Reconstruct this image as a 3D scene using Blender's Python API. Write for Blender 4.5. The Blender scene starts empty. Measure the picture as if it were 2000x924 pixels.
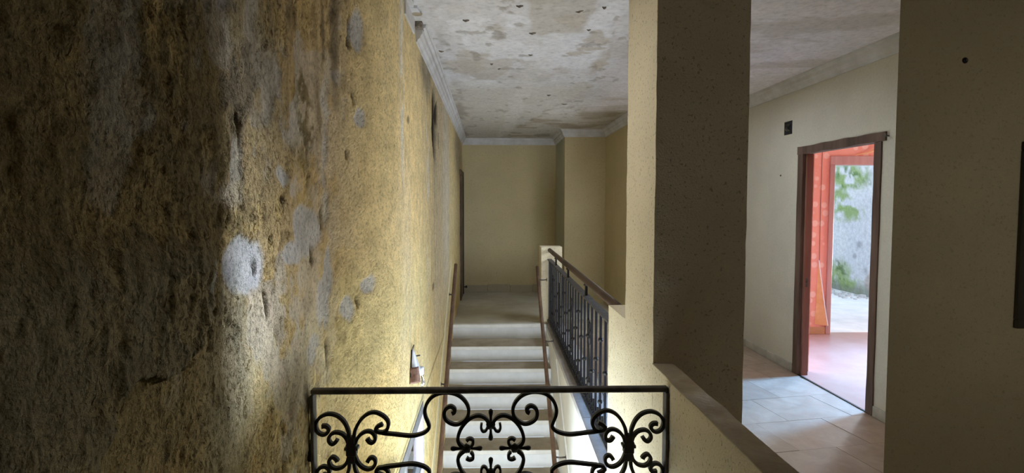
import bpy, math, random
import numpy as np
random.seed(7)
SC = bpy.context.scene
COL = SC.collection

# ------------------------------------------------------------------ camera, world, light, exposure
EYE = (0.0, 0.0, 1.57)
FPX, CX, CY = 1050.0, 976.0, 452.5
PITCH, YAW = math.atan(.05), math.atan(.02)
cam = bpy.data.cameras.new('camera')
cam.sensor_fit = 'HORIZONTAL'
cam.sensor_width = 36.0
cam.lens = FPX / 2000 * 36.0
cam.shift_x = (1000 - CX) / 2000
cam.shift_y = (CY - 462) / 2000
cam.clip_start = 0.02
cam_o = bpy.data.objects.new('camera', cam)
COL.objects.link(cam_o)
cam_o.location = EYE
cam_o.rotation_euler = (math.pi / 2 - PITCH, 0, -YAW)
SC.camera = cam_o
SC.view_settings.view_transform = 'Standard'
SC.view_settings.look = 'None'
SC.view_settings.exposure = 0.0
SC.view_settings.gamma = 1.0
SC.view_settings.use_curve_mapping = False
SC.cycles.max_bounces = 10
SC.cycles.diffuse_bounces = 7
SC.cycles.glossy_bounces = 4
SC.cycles.transmission_bounces = 8
SC.cycles.sample_clamp_indirect = 6.0
SC.cycles.use_denoising = True

world = bpy.data.worlds.new('overcast_sky')
SC.world = world
world.use_nodes = True
bg = world.node_tree.nodes['Background']
bg.inputs[0].default_value = (.72, .86, 1.0, 1)
bg.inputs[1].default_value = 2.0


def area(name, loc, direction, sx, sy, power, color, spread=180):
    l = bpy.data.lights.new(name, 'AREA')
    l.shape = 'RECTANGLE'
    l.size, l.size_y = sx, sy
    l.energy = power
    l.color = color
    l.spread = math.radians(spread)
    o = bpy.data.objects.new(name, l)
    COL.objects.link(o)
    o.location = loc
    from mathutils import Vector
    o.rotation_euler = Vector(direction).to_track_quat('-Z', 'Z').to_euler()
    return o


DAY = (.80, .90, 1.0)
# daylight entering by the balcony window of the coral room (beyond the corridor door):
# blue skylight falling on the floors, low white light reaching the far stairwell wall, soft light for the room
area('balcony_skylight', (6.60, 5.58, 1.95), (-1, -.28, -.64), 1.2, .7, 118, (.18, .50, 1.0), 52)
area('balcony_low_light', (6.60, 5.58, 1.25), (-1, -.34, -.02), 1.2, 2.0, 19, (1.0, .96, .88), 45)
area('balcony_soft_light', (6.62, 5.58, 1.25), (-1, -.1, 0), 1.2, 2.2, 80, (1.0, .96, .92), 175)
# added lamp at a made-up gateway in the courtyard wall, aimed through both doorways
area('added_courtyard_light', (6.46, 7.85, .78), (-1, -.90, .0), 1.4, .95, 46, DAY, 16)
# daylight entering by the stairwell window in the left wall
area('stair_window_daylight', (-1.75, 2.9, -.55), (1, .05, .12), 4.0, 2.6, 440, DAY, 150)
# added lamp below the near floor, unseen, brightening risers and ceiling
area('added_lower_light', (.1, 2.0, -1.05), (0, 1, .38), 1.0, 1.3, 76, DAY, 170)
# added lamp hidden behind the pillar, brightening the landing and back wall
area('added_corridor_light', (1.90, 6.70, 1.5), (-1, .25, -.25), .5, 1.2, 30, DAY, 170)
# added lamp under the corridor ceiling, out of sight behind the pillar
area('added_ceiling_light', (1.75, 4.95, 2.735), (0, 0, -1), .5, 1.0, 14, DAY, 170)
# added dim lamp behind the viewer, brightening the right-hand wall
area('added_rear_light', (2.45, -1.25, 1.5), (.0, 1, .0), .7, 1.2, 1.45, (1.0, .97, .92), 58)
# added lamp above the near end of the stairwell, brightening the pillar's side
area('added_stair_light', (-.12, 2.45, 2.735), (.62, .12, -.78), .5, .6, 4.2, (.97, .97, .97), 100)

# ------------------------------------------------------------------ helpers
WORLD = {}


def link_mesh(name, me, origin, parent=None):
    o = bpy.data.objects.new(name, me)
    COL.objects.link(o)
    WORLD[o.name] = np.array(origin, float)
    if parent is not None:
        o.parent = parent
        o.location = WORLD[o.name] - WORLD[parent.name]
    else:
        o.location = origin
    return o


def mk(name, V, F, m, parent=None, smooth=False, col=None, alpha=None):
    V = np.array(V, float)
    mn, mx = V.min(0), V.max(0)
    org = np.array([(mn[0] + mx[0]) / 2, (mn[1] + mx[1]) / 2, mn[2]])
    me = bpy.data.meshes.new(name)
    me.from_pydata((V - org).tolist(), [], F)
    me.materials.append(m)
    if smooth:
        me.polygons.foreach_set('use_smooth', [True] * len(me.polygons))
    if col is not None:
        a = me.color_attributes.new('Col', 'FLOAT_COLOR', 'POINT')
        c = np.ones((len(V), 4), np.float32)
        c[:, :3] = col
        if alpha is not None:
            c[:, 3] = alpha
        a.data.foreach_set('color', c.ravel())
    me.update()
    return link_mesh(name, me, org, parent)


def dup(o, offset, parent=None, children=True):
    c = o.copy()
    COL.objects.link(c)
    WORLD[c.name] = WORLD[o.name] + np.array(offset, float)
    p = parent if parent is not None else o.parent
    if p is not None:
        c.parent = p
        c.location = WORLD[c.name] - WORLD[p.name]
    else:
        c.location = WORLD[c.name]
    if children:
        for ch in [x for x in COL.objects if x.parent == o]:
            dup(ch, offset, c)
    return c


def empty(name, loc):
    o = bpy.data.objects.new(name, None)
    o.empty_display_size = .1
    COL.objects.link(o)
    o.location = loc
    WORLD[o.name] = np.array(loc, float)
    return o


def tag(o, label=None, cat=None, group=None, kind=None):
    if label:
        o['label'] = label
    if cat:
        o['category'] = cat
    if group:
        o['group'] = group
    if kind:
        o['kind'] = kind
    return o


class G:
    """collects geometry"""
    def __init__(s):
        s.V, s.F = [], []

    def add(s, V, F):
        n = len(s.V)
        s.V += [tuple(v) for v in V]
        s.F += [tuple(i + n for i in f) for f in F]
        return s

    def box(s, x0, x1, y0, y1, z0, z1):
        return s.add([(x0, y0, z0), (x1, y0, z0), (x1, y1, z0), (x0, y1, z0),
                      (x0, y0, z1), (x1, y0, z1), (x1, y1, z1), (x0, y1, z1)],
                     [(0, 3, 2, 1), (4, 5, 6, 7), (0, 1, 5, 4), (1, 2, 6, 5), (2, 3, 7, 6), (3, 0, 4, 7)])

    def bbox(s, x0, x1, y0, y1, z0, z1, b=.004):
        """box with chamfered edges"""
        import itertools
        V, idx = [], {}
        lo, hi = (x0, y0, z0), (x1, y1, z1)
        for c in itertools.product((0, 1), repeat=3):
            for a in range(3):
                p = []
                for k in range(3):
                    e = lo[k] if c[k] == 0 else hi[k]
                    if k != a:
                        e += b if c[k] == 0 else -b
                    p.append(e)
                idx[(c, a)] = len(V)
                V.append(p)
        F = []
        for a in range(3):
            u, w = (a + 1) % 3, (a + 2) % 3
            for sgn in (0, 1):
                q = []
                for cu, cw in ((0, 0), (1, 0), (1, 1), (0, 1)):
                    c = [0, 0, 0]
                    c[a], c[u], c[w] = sgn, cu, cw
                    q.append(idx[(tuple(c), a)])
                F.append(tuple(q if sgn else q[::-1]))
        for a in range(3):                      # edge chamfers
            u, w = (a + 1) % 3, (a + 2) % 3
            for cu in (0, 1):
                for cw in (0, 1):
                    c0, c1 = [0, 0, 0], [0, 0, 0]
                    c0[a], c1[a] = 0, 1
                    c0[u] = c1[u] = cu
                    c0[w] = c1[w] = cw
                    c0, c1 = tuple(c0), tuple(c1)
                    q = [idx[(c0, u)], idx[(c1, u)], idx[(c1, w)], idx[(c0, w)]]
                    F.append(tuple(q if cu == cw else q[::-1]))
        for c in itertools.product((0, 1), repeat=3):
            q = [idx[(c, 0)], idx[(c, 1)], idx[(c, 2)]]
            F.append(tuple(q if sum(c) % 2 else q[::-1]))
        return s.add(V, F)

    def prism(s, poly, z0, z1):
        n = len(poly)
        V = [(x, y, z0) for x, y in poly] + [(x, y, z1) for x, y in poly]
        F = [tuple(range(n))[::-1], tuple(range(n, 2 * n))]
        F += [(i, (i + 1) % n, n + (i + 1) % n, n + i) for i in range(n)]
        return s.add(V, F)

    def rings(s, R, cap=True):
        """R: list of rings (same length) of 3d points"""
        n = len(R[0])
        V = [p for r in R for p in r]
        F = []
        for i in range(len(R) - 1):
            for j in range(n):
                a, b = i * n + j, i * n + (j + 1) % n
                F.append((a, b, b + n, a + n))
        if cap:
            F.append(tuple(range(n))[::-1])
            F.append(tuple(range((len(R) - 1) * n, len(R) * n)))
        return s.add(V, F)

    def tube(s, P, r, n=8):
        P = [np.array(p, float) for p in P]
        R = []
        for i, p in enumerate(P):
            t = P[min(i + 1, len(P) - 1)] - P[max(i - 1, 0)]
            t /= np.linalg.norm(t) + 1e-12
            h = np.array([0, 0, 1.0]) if abs(t[2]) < .9 else np.array([1.0, 0, 0])
            a = np.cross(h, t)
            a /= np.linalg.norm(a)
            b = np.cross(t, a)
            rr = r[i] if hasattr(r, '__len__') else r
            R.append([p + a * math.cos(k * 2 * math.pi / n) * rr + b * math.sin(k * 2 * math.pi / n) * rr for k in range(n)])
        return s.rings(R)

    def lathe(s, prof, c=(0, 0, 0), n=12, axis='z'):
        R = []
        for r, h in prof:
            ring = []
            for k in range(n):
                a = k * 2 * math.pi / n
                u, w = r * math.cos(a), r * math.sin(a)
                ring.append({'z': (c[0] + u, c[1] + w, c[2] + h), 'y': (c[0] + w, c[1] + h, c[2] + u),
                             'x': (c[0] + h, c[1] + u, c[2] + w)}[axis])
            R.append(ring)
        return s.rings(R)

    def ribbon(s, P, w, d, fn):
        """flat bar swept along a 2d path; fn(a, b, t) -> 3d point; w in-plane width (or list), d depth"""
        P = [np.array(p, float) for p in P]
        R = []
        for i, p in enumerate(P):
            t = P[min(i + 1, len(P) - 1)] - P[max(i - 1, 0)]
            t /= np.linalg.norm(t) + 1e-12
            nrm = np.array([-t[1], t[0]])
            ww = (w[i] if hasattr(w, '__len__') else w) / 2
            q0, q1 = p + nrm * ww, p - nrm * ww
            R.append([fn(q0[0], q0[1], -d / 2), fn(q0[0], q0[1], d / 2), fn(q1[0], q1[1], d / 2), fn(q1[0], q1[1], -d / 2)])
        return s.rings(R)

    def build(s, name, m, parent=None, smooth=False):
        return mk(name, s.V, s.F, m, parent, smooth)


def catmull(P, n=5):
    P = [np.array(p, float) for p in P]
    Q = [2 * P[0] - P[1]] + P + [2 * P[-1] - P[-2]]
    out = []
    for i in range(1, len(Q) - 2):
        for k in range(n):
            t = k / n
            out.append(.5 * (2 * Q[i] + (Q[i + 1] - Q[i - 1]) * t + (2 * Q[i - 1] - 5 * Q[i] + 4 * Q[i + 1] - Q[i + 2]) * t * t
                             + (3 * Q[i] - Q[i - 1] - 3 * Q[i + 1] + Q[i + 2]) * t ** 3))
    out.append(P[-1])
    return out


# numpy noise
def vnoise(x, y, seed=0):
    x, y = np.broadcast_arrays(np.asarray(x, float), np.asarray(y, float))
    ix, iy = np.floor(x).astype(np.int64), np.floor(y).astype(np.int64)
    fx, fy = x - ix, y - iy
    fx, fy = fx * fx * (3 - 2 * fx), fy * fy * (3 - 2 * fy)

    def h(a, b):
        v = (a * 374761393 + b * 668265263 + seed * 1442695041) & 0xffffffff
        v = ((v ^ (v >> 13)) * 1274126177) & 0xffffffff
        v = (v ^ (v >> 16)) & 0xffff
        return v / 65535.0
    return ((h(ix, iy) * (1 - fx) + h(ix + 1, iy) * fx) * (1 - fy) + (h(ix, iy + 1) * (1 - fx) + h(ix + 1, iy + 1) * fx) * fy)


def fbm(x, y, seed=0, o=4):
    s, a, t = 0, .5, 0
    for i in range(o):
        s = s + a * vnoise(x * 2 ** i, y * 2 ** i, seed + i * 17)
        t += a
        a *= .5
    return s / t


def sst(a, b, x):
    t = np.clip((x - a) / (b - a), 0, 1)
    return t * t * (3 - 2 * t)


# from a point seen in the photograph to a point of a plane (used to measure the place)
def seen(u, v, axis, val):
    fw = np.array([math.sin(YAW) * math.cos(PITCH), math.cos(YAW) * math.cos(PITCH), -math.sin(PITCH)])
    rt = np.array([math.cos(YAW), -math.sin(YAW), 0])
    up = np.cross(rt, fw)
    d = fw + rt * (u - CX) / FPX - up * (v - CY) / FPX
    k = 'xyz'.index(axis)
    return np.array(EYE) + d * (val - EYE[k]) / d[k]


# ------------------------------------------------------------------ materials
def new_mat(name):
    m = bpy.data.materials.new(name)
    m.use_nodes = True
    nt = m.node_tree
    return m, nt, nt.nodes['Principled BSDF']


def N(nt, t, **k):
    n = nt.nodes.new(t)
    for a, b in k.items():
        if isinstance(a, str) and hasattr(n, a):
            setattr(n, a, b)
        else:
            n.inputs[a.replace('_', ' ')].default_value = b
    return n


def noise(nt, scale, detail=5, rough=.6, vec=None, dist=0):
    n = nt.nodes.new('ShaderNodeTexNoise')
    n.inputs['Scale'].default_value = scale
    n.inputs['Detail'].default_value = detail
    n.inputs['Roughness'].default_value = rough
    n.inputs['Distortion'].default_value = dist
    if vec is not None:
        nt.links.new(vec, n.inputs['Vector'])
    return n.outputs['Fac']


def ramp(nt, fac, stops):
    n = nt.nodes.new('ShaderNodeValToRGB')
    while len(n.color_ramp.elements) < len(stops):
        n.color_ramp.elements.new(.5)
    for e, (p, c) in zip(n.color_ramp.elements, stops):
        e.position = p
        e.color = (*c, 1) if hasattr(c, '__len__') else (c, c, c, 1)
    nt.links.new(fac, n.inputs[0])
    return n.outputs[0]


def mix(nt, fac, a, b, mode='MIX'):
    n = nt.nodes.new('ShaderNodeMix')
    n.data_type = 'RGBA'
    n.blend_type = mode
    for sock, v in ((n.inputs[0], fac), (n.inputs[6], a), (n.inputs[7], b)):
        if hasattr(v, 'is_linked'):
            nt.links.new(v, sock)
        elif hasattr(v, '__len__'):
            sock.default_value = (*v, 1)
        else:
            sock.default_value = v
    return n.outputs[2]


def coords(nt, scale=(1, 1, 1), rot=(0, 0, 0), kind='Object'):
    t = nt.nodes.new('ShaderNodeTexCoord')
    m = nt.nodes.new('ShaderNodeMapping')
    m.inputs['Scale'].default_value = scale
    m.inputs['Rotation'].default_value = rot
    nt.links.new(t.outputs[kind], m.inputs['Vector'])
    return m.outputs[0]


def bump(nt, bs, h, strength, dist, prev=None):
    b = nt.nodes.new('ShaderNodeBump')
    b.inputs['Strength'].default_value = strength
    b.inputs['Distance'].default_value = dist
    nt.links.new(h, b.inputs['Height'])
    if prev is not None:
        nt.links.new(prev, b.inputs['Normal'])
    nt.links.new(b.outputs[0], bs.inputs['Normal'])
    return b.outputs[0]


def two_tone(name, c0, c1, scale=4, rough=.8, bscale=60, bs=.3, bd=.003, stretch=(1, 1, 1), metallic=0, lo=.35, hi=.65, spec=.3):
    m, nt, b = new_mat(name)
    co = coords(nt, stretch)
    f = noise(nt, scale, 6, .62, co)
    nt.links.new(ramp(nt, f, [(lo, c0), (hi, c1)]), b.inputs['Base Color'])
    b.inputs['Roughness'].default_value = rough
    b.inputs['Metallic'].default_value = metallic
    b.inputs['Specular IOR Level'].default_value = spec
    if bs:
        bump(nt, b, noise(nt, bscale, 4, .6, co), bs, bd)
    return m


def stucco(name, c, dirt, pit=.5, scale=1.0, tint2=None, bs=.7):
    """sprayed plaster: grains, small dark pits, faint stains"""
    m, nt, b = new_mat(name)
    co = coords(nt, (1, 1, 1))
    big = noise(nt, 1.6, 5, .6, co)
    g = noise(nt, 75 * scale, 3, .55, co)
    v = nt.nodes.new('ShaderNodeTexVoronoi')
    v.inputs['Scale'].default_value = 55 * scale
    nt.links.new(co, v.inputs['Vector'])
    pits_f = noise(nt, 48 * scale, 2, .5, co, .6)
    pits = ramp(nt, pits_f, [(.62, 0.0), (.70, 1.0)])
    base = mix(nt, ramp(nt, big, [(.35, 0.0), (.7, 1.0)]), c, tint2 or tuple(x * .86 for x in c))
    base = mix(nt, ramp(nt, g, [(.3, .0), (.75, .35)]), base, tuple(x * .72 for x in c))
    pm = nt.nodes.new('ShaderNodeMath')
    pm.operation = 'MULTIPLY'
    pm.inputs[1].default_value = pit
    nt.links.new(pits, pm.inputs[0])
    base = mix(nt, pm.outputs[0], base, dirt)
    nt.links.new(base, b.inputs['Base Color'])
    b.inputs['Roughness'].default_value = .95
    b.inputs['Specular IOR Level'].default_value = .15
    p = bump(nt, b, g, bs, .004)
    inv = nt.nodes.new('ShaderNodeInvert')
    nt.links.new(pits, inv.inputs['Color'])
    bump(nt, b, inv.outputs[0], bs, .003, p)
    return m


def attr_plaster(name, g1=70, g2=160, bs=.8, bd=.006, amount=.3, pitted=False):
    m, nt, b = new_mat(name)
    a = nt.nodes.new('ShaderNodeVertexColor')
    a.layer_name = 'Col'
    co = coords(nt)
    n1 = noise(nt, g1, 4, .6, co)
    n2 = noise(nt, g2, 3, .6, co)
    n3 = noise(nt, 9, 6, .65, co)
    c = mix(nt, 1.0, a.outputs[0], ramp(nt, n3, [(.25, 1 - amount), (.75, 1 + amount * .35)]), 'MULTIPLY')
    c = mix(nt, 1.0, c, ramp(nt, n1, [(.28, 1 - amount * 1.3), (.5, 1.0), (.8, 1.08)]), 'MULTIPLY')
    b.inputs['Roughness'].default_value = .95
    b.inputs['Specular IOR Level'].default_value = .15
    p = bump(nt, b, n1, bs, bd)
    p = bump(nt, b, n2, bs * .7, bd * .5, p)
    if pitted:
        # crumbly grains with open pits between; the attribute's alpha says how crumbly the plaster is
        pn = noise(nt, 78, 3, .6, coords(nt, (1, 1, .72)), .8)
        pit = ramp(nt, pn, [(.50, 0.0), (.66, 1.0)])
        pm = nt.nodes.new('ShaderNodeMath')
        pm.operation = 'MULTIPLY'
        nt.links.new(pit, pm.inputs[0])
        nt.links.new(a.outputs['Alpha'], pm.inputs[1])
        c = mix(nt, pm.outputs[0], c, mix(nt, 1.0, c, (.54, .48, .40), 'MULTIPLY'))
        inv = nt.nodes.new('ShaderNodeInvert')
        nt.links.new(pm.outputs[0], inv.inputs['Color'])
        bump(nt, b, inv.outputs[0], .8, .008, p)
    nt.links.new(c, b.inputs['Base Color'])
    return m


M = {}
M['left'] = attr_plaster('eroded_plaster', 62, 150, 1.0, .012, .34, True)
M['ceil'] = attr_plaster('flaking_ceiling_paint', 26, 90, .35, .004, .16)
M['stucco'] = stucco('cream_stucco', (.72, .63, .45), (.24, .19, .11), .6, 1.7)
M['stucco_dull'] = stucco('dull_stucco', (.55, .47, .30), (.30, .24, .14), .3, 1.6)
M['stucco_back'] = stucco('back_stucco', (.60, .50, .30), (.33, .27, .17), .35, .8, bs=.4)
M['stucco_corr'] = stucco('corridor_plaster', (.60, .56, .47), (.45, .40, .32), .3, .8, bs=.25)
M['stucco_base'] = stucco('bare_base_render', (.42, .37, .27), (.25, .21, .15), .4, .8)
M['stucco_green'] = stucco('greenish_back_stucco', (.50, .50, .38), (.33, .30, .2), .35, .8, bs=.4)
M['white_wall'] = two_tone('white_wall_paint', (.78, .78, .76), (.86, .86, .84), 2.5, .9, 70, .2, .002)
M['crown'] = two_tone('grey_moulding_plaster', (.50, .48, .46), (.62, .61, .62), 6, .9, 45, .4, .004)
M['ledge'] = two_tone('bare_cement_ledge', (.30, .24, .165), (.44, .37, .27), 7, .95, 55, .6, .005)
M['iron'] = two_tone('black_wrought_iron', (.007, .006, .006), (.022, .019, .017), 25, .5, 120, .25, .001, spec=.35)
M['iron_dusty'] = two_tone('dusty_dark_iron', (.025, .022, .022), (.10, .085, .075), 14, .6, 90, .3, .001, metallic=.2, spec=.5)
M['rail_blue'] = two_tone('dark_blue_black_iron', (.006, .0065, .011), (.016, .017, .025), 20, .55, 100, .2, .001, spec=.2)
M['wood_dark'] = two_tone('dark_brown_handrail_wood', (.05, .028, .018), (.13, .08, .05), 6, .5, 60, .25, .002, (1, .12, 1))
M['wood_rail'] = two_tone('worn_reddish_handrail_wood', (.085, .045, .028), (.20, .12, .08), 9, .55, 60, .3, .002, (1, .15, 1))
M['frame'] = two_tone('raw_brown_door_frame_wood', (.07, .042, .03), (.16, .10, .075), 7, .75, 50, .5, .004, (1, 1, .12))
M['frame_red'] = two_tone('reddish_jamb_wood', (.17, .075, .05), (.30, .14, .10), 7, .6, 50, .3, .002, (1, 1, .1))
M['frame_pink'] = two_tone('mauve_brown_frame_wood', (.40, .22, .19), (.52, .31, .27), 6, .6, 50, .2, .002, (1, 1, .1))
M['tread'] = two_tone('dusty_stone_tread', (.30, .25, .18), (.42, .36, .28), 6, .85, 70, .3, .002)
M['nosing'] = two_tone('pale_stone_nosing', (.62, .61, .57), (.74, .73, .70), 6, .8, 70, .2, .002)
M['riser'] = two_tone('white_dusty_riser', (.62, .63, .64), (.76, .77, .78), 3, .8, 60, .2, .002)
M['coping'] = two_tone('grey_stone_coping', (.42, .40, .41), (.56, .54, .55), 8, .7, 70, .3, .002)
M['landing'] = two_tone('dusty_landing_floor', (.42, .38, .29), (.54, .52, .44), 2.2, .8, 60, .2, .002)
M['concrete'] = two_tone('pale_courtyard_concrete', (.66, .70, .72), (.82, .84, .86), 3, .9, 40, .3, .004)
M['void'] = two_tone('dim_room_plaster', (.20, .17, .12), (.26, .22, .16), 3, .95, 60, .2, .002)
M['base_stone'] = two_tone('grey_baseboard_stone', (.30, .28, .24), (.46, .43, .38), 7, .7, 60, .3, .002)
M['base_wood'] = two_tone('varnished_baseboard_wood', (.42, .22, .10), (.56, .33, .17), 6, .5, 50, .2, .002, (.1, 1, 1))
M['paper_flap'] = two_tone('paper_back_orange', (.72, .40, .16), (.85, .55, .28), 5, .8, 50, .2, .002)
M['steel'] = two_tone('grey_window_aluminium', (.16, .155, .155), (.24, .235, .235), 9, .45, 80, .1, .001, metallic=.3)
M['mauve'] = two_tone('mauve_window_stile', (.42, .36, .40), (.55, .48, .52), 9, .5, 80, .1, .001)
M['black'] = two_tone('black_plastic', (.006, .006, .006), (.02, .02, .02), 20, .5, 60, .2, .002)
M['brown_band'] = two_tone('brown_lamp_metal', (.12, .06, .045), (.28, .17, .13), 30, .4, 60, .2, .001, metallic=.3)
M['lamp_white'] = two_tone('frosted_lamp_shield', (.60, .62, .70), (.80, .82, .88), 12, .35, 60, .1, .001, spec=.5)
M['screw_metal'] = two_tone('dull_screw_metal', (.06, .05, .04), (.18, .16, .14), 30, .5, 60, .2, .001, metallic=.6)
M['panel_dark'] = two_tone('blackened_panel_wood', (.030, .024, .016), (.06, .048, .03), 6, .7, 60, .3, .002, (1, 1, .15))
M['rubble'] = two_tone('broken_plaster', (.40, .42, .42), (.74, .76, .78), 9, .95, 60, .4, .004)
M['flake'] = two_tone('curled_paint_flake', (.10, .08, .06), (.30, .26, .22), 40, .9, 60, .2, .002)


def tile_mat():
    m, nt, b = new_mat('brown_marbled_floor_tile')
    co = coords(nt, (1, 1, 1))
    oi = nt.nodes.new('ShaderNodeObjectInfo')
    ad = nt.nodes.new('ShaderNodeVectorMath')
    ad.operation = 'ADD'
    cb = nt.nodes.new('ShaderNodeCombineXYZ')
    ml = nt.nodes.new('ShaderNodeMath')
    ml.operation = 'MULTIPLY'
    ml.inputs[1].default_value = 37
    nt.links.new(oi.outputs['Random'], ml.inputs[0])
    nt.links.new(ml.outputs[0], cb.inputs[0])
    nt.links.new(co, ad.inputs[0])
    nt.links.new(cb.outputs[0], ad.inputs[1])
    f = noise(nt, 5, 7, .66, ad.outputs[0], .8)
    c = ramp(nt, f, [(.3, (.32, .235, .175)), (.5, (.37, .28, .215)), (.7, (.43, .34, .27))])
    c = mix(nt, 1.0, c, ramp(nt, oi.outputs['Random'], [(0, .9), (1, 1.06)]), 'MULTIPLY')
    nt.links.new(c, b.inputs['Base Color'])
    r = ramp(nt, noise(nt, 9, 5, .7, co), [(.3, .34), (.7, .56)])
    nt.links.new(r, b.inputs['Roughness'])
    b.inputs['Specular IOR Level'].default_value = .45
    bump(nt, b, noise(nt, 14, 3, .5, co), .08, .003)
    return m


def wallpaper():
    m, nt, b = new_mat('coral_dotted_wallpaper')
    co = coords(nt, (1, 0, 1))
    v = nt.nodes.new('ShaderNodeTexVoronoi')
    v.inputs['Scale'].default_value = 8.5
    v.inputs['Randomness'].default_value = .55
    nt.links.new(co, v.inputs['Vector'])
    d = ramp(nt, v.outputs['Distance'], [(.27, 1.0), (.36, 0.0)])
    v2 = nt.nodes.new('ShaderNodeTexVoronoi')
    v2.inputs['Scale'].default_value = 19
    nt.links.new(co, v2.inputs['Vector'])
    d2 = ramp(nt, v2.outputs['Distance'], [(.14, .45), (.22, 0.0)])
    f = noise(nt, 3, 5, .6, co)
    c = ramp(nt, f, [(.3, (.78, .33, .24)), (.7, (.84, .40, .30))])
    c = mix(nt, d2, c, (.84, .45, .36))
    dm = nt.nodes.new('ShaderNodeMath')
    dm.operation = 'MULTIPLY'
    dm.inputs[1].default_value = .75
    nt.links.new(d, dm.inputs[0])
    c = mix(nt, dm.outputs[0], c, (.88, .62, .50))
    nt.links.new(c, b.inputs['Base Color'])
    b.inputs['Roughness'].default_value = .75
    b.inputs['Specular IOR Level'].default_value = .2
    return m


def moss_mat():
    m, nt, b = new_mat('mossy_whitewashed_wall')
    a = nt.nodes.new('ShaderNodeVertexColor')
    a.layer_name = 'Col'
    co = coords(nt)
    n = noise(nt, 14, 6, .7, co)
    c = mix(nt, 1.0, a.outputs[0], ramp(nt, n, [(.3, .75), (.65, 1.08)]), 'MULTIPLY')
    nt.links.new(c, b.inputs['Base Color'])
    b.inputs['Roughness'].default_value = .95
    bump(nt, b, n, .5, .02)
    return m


def glass(name, tint=(1, 1, 1), rough=0.0):
    m, nt, b = new_mat(name)
    b.inputs['Base Color'].default_value = (*tint, 1)
    b.inputs['Transmission Weight'].default_value = 1
    b.inputs['Roughness'].default_value = rough
    b.inputs['IOR'].default_value = 1.45
    return m




def thin_glass(name):
    m = bpy.data.materials.new(name)
    m.use_nodes = True
    nt = m.node_tree
    nt.nodes.remove(nt.nodes['Principled BSDF'])
    tr = nt.nodes.new('ShaderNodeBsdfTransparent')
    tr.inputs[0].default_value = (.93, .97, .98, 1)
    gl = nt.nodes.new('ShaderNodeBsdfGlossy')
    gl.inputs['Roughness'].default_value = .03
    mx = nt.nodes.new('ShaderNodeMixShader')
    fr = nt.nodes.new('ShaderNodeFresnel')
    fr.inputs[0].default_value = 1.5
    nt.links.new(fr.outputs[0], mx.inputs[0])
    nt.links.new(tr.outputs[0], mx.inputs[1])
    nt.links.new(gl.outputs[0], mx.inputs[2])
    nt.links.new(mx.outputs[0], nt.nodes['Material Output'].inputs['Surface'])
    return m


M['tile'] = tile_mat()
M['paper'] = wallpaper()
M['moss'] = moss_mat()
M['bulb'] = glass('clear_bulb_glass')
M['pane'] = thin_glass('window_pane_glass')

# ------------------------------------------------------------------ big dimensions (metres)
CEIL = 2.74
XR = .695            # stairwell side of pillar and parapet
XW = 2.86            # corridor wall with the doorway
YB = 9.6             # back wall of the upper landing


def stair_right(y):
    return .683 + .0215 * (y - 3.7)


def left_x(y):
    return -.69 + .215 * sst(2.05, 2.9, y)


def structure(o, label, cat):
    return tag(o, label, cat, kind='structure')


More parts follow.
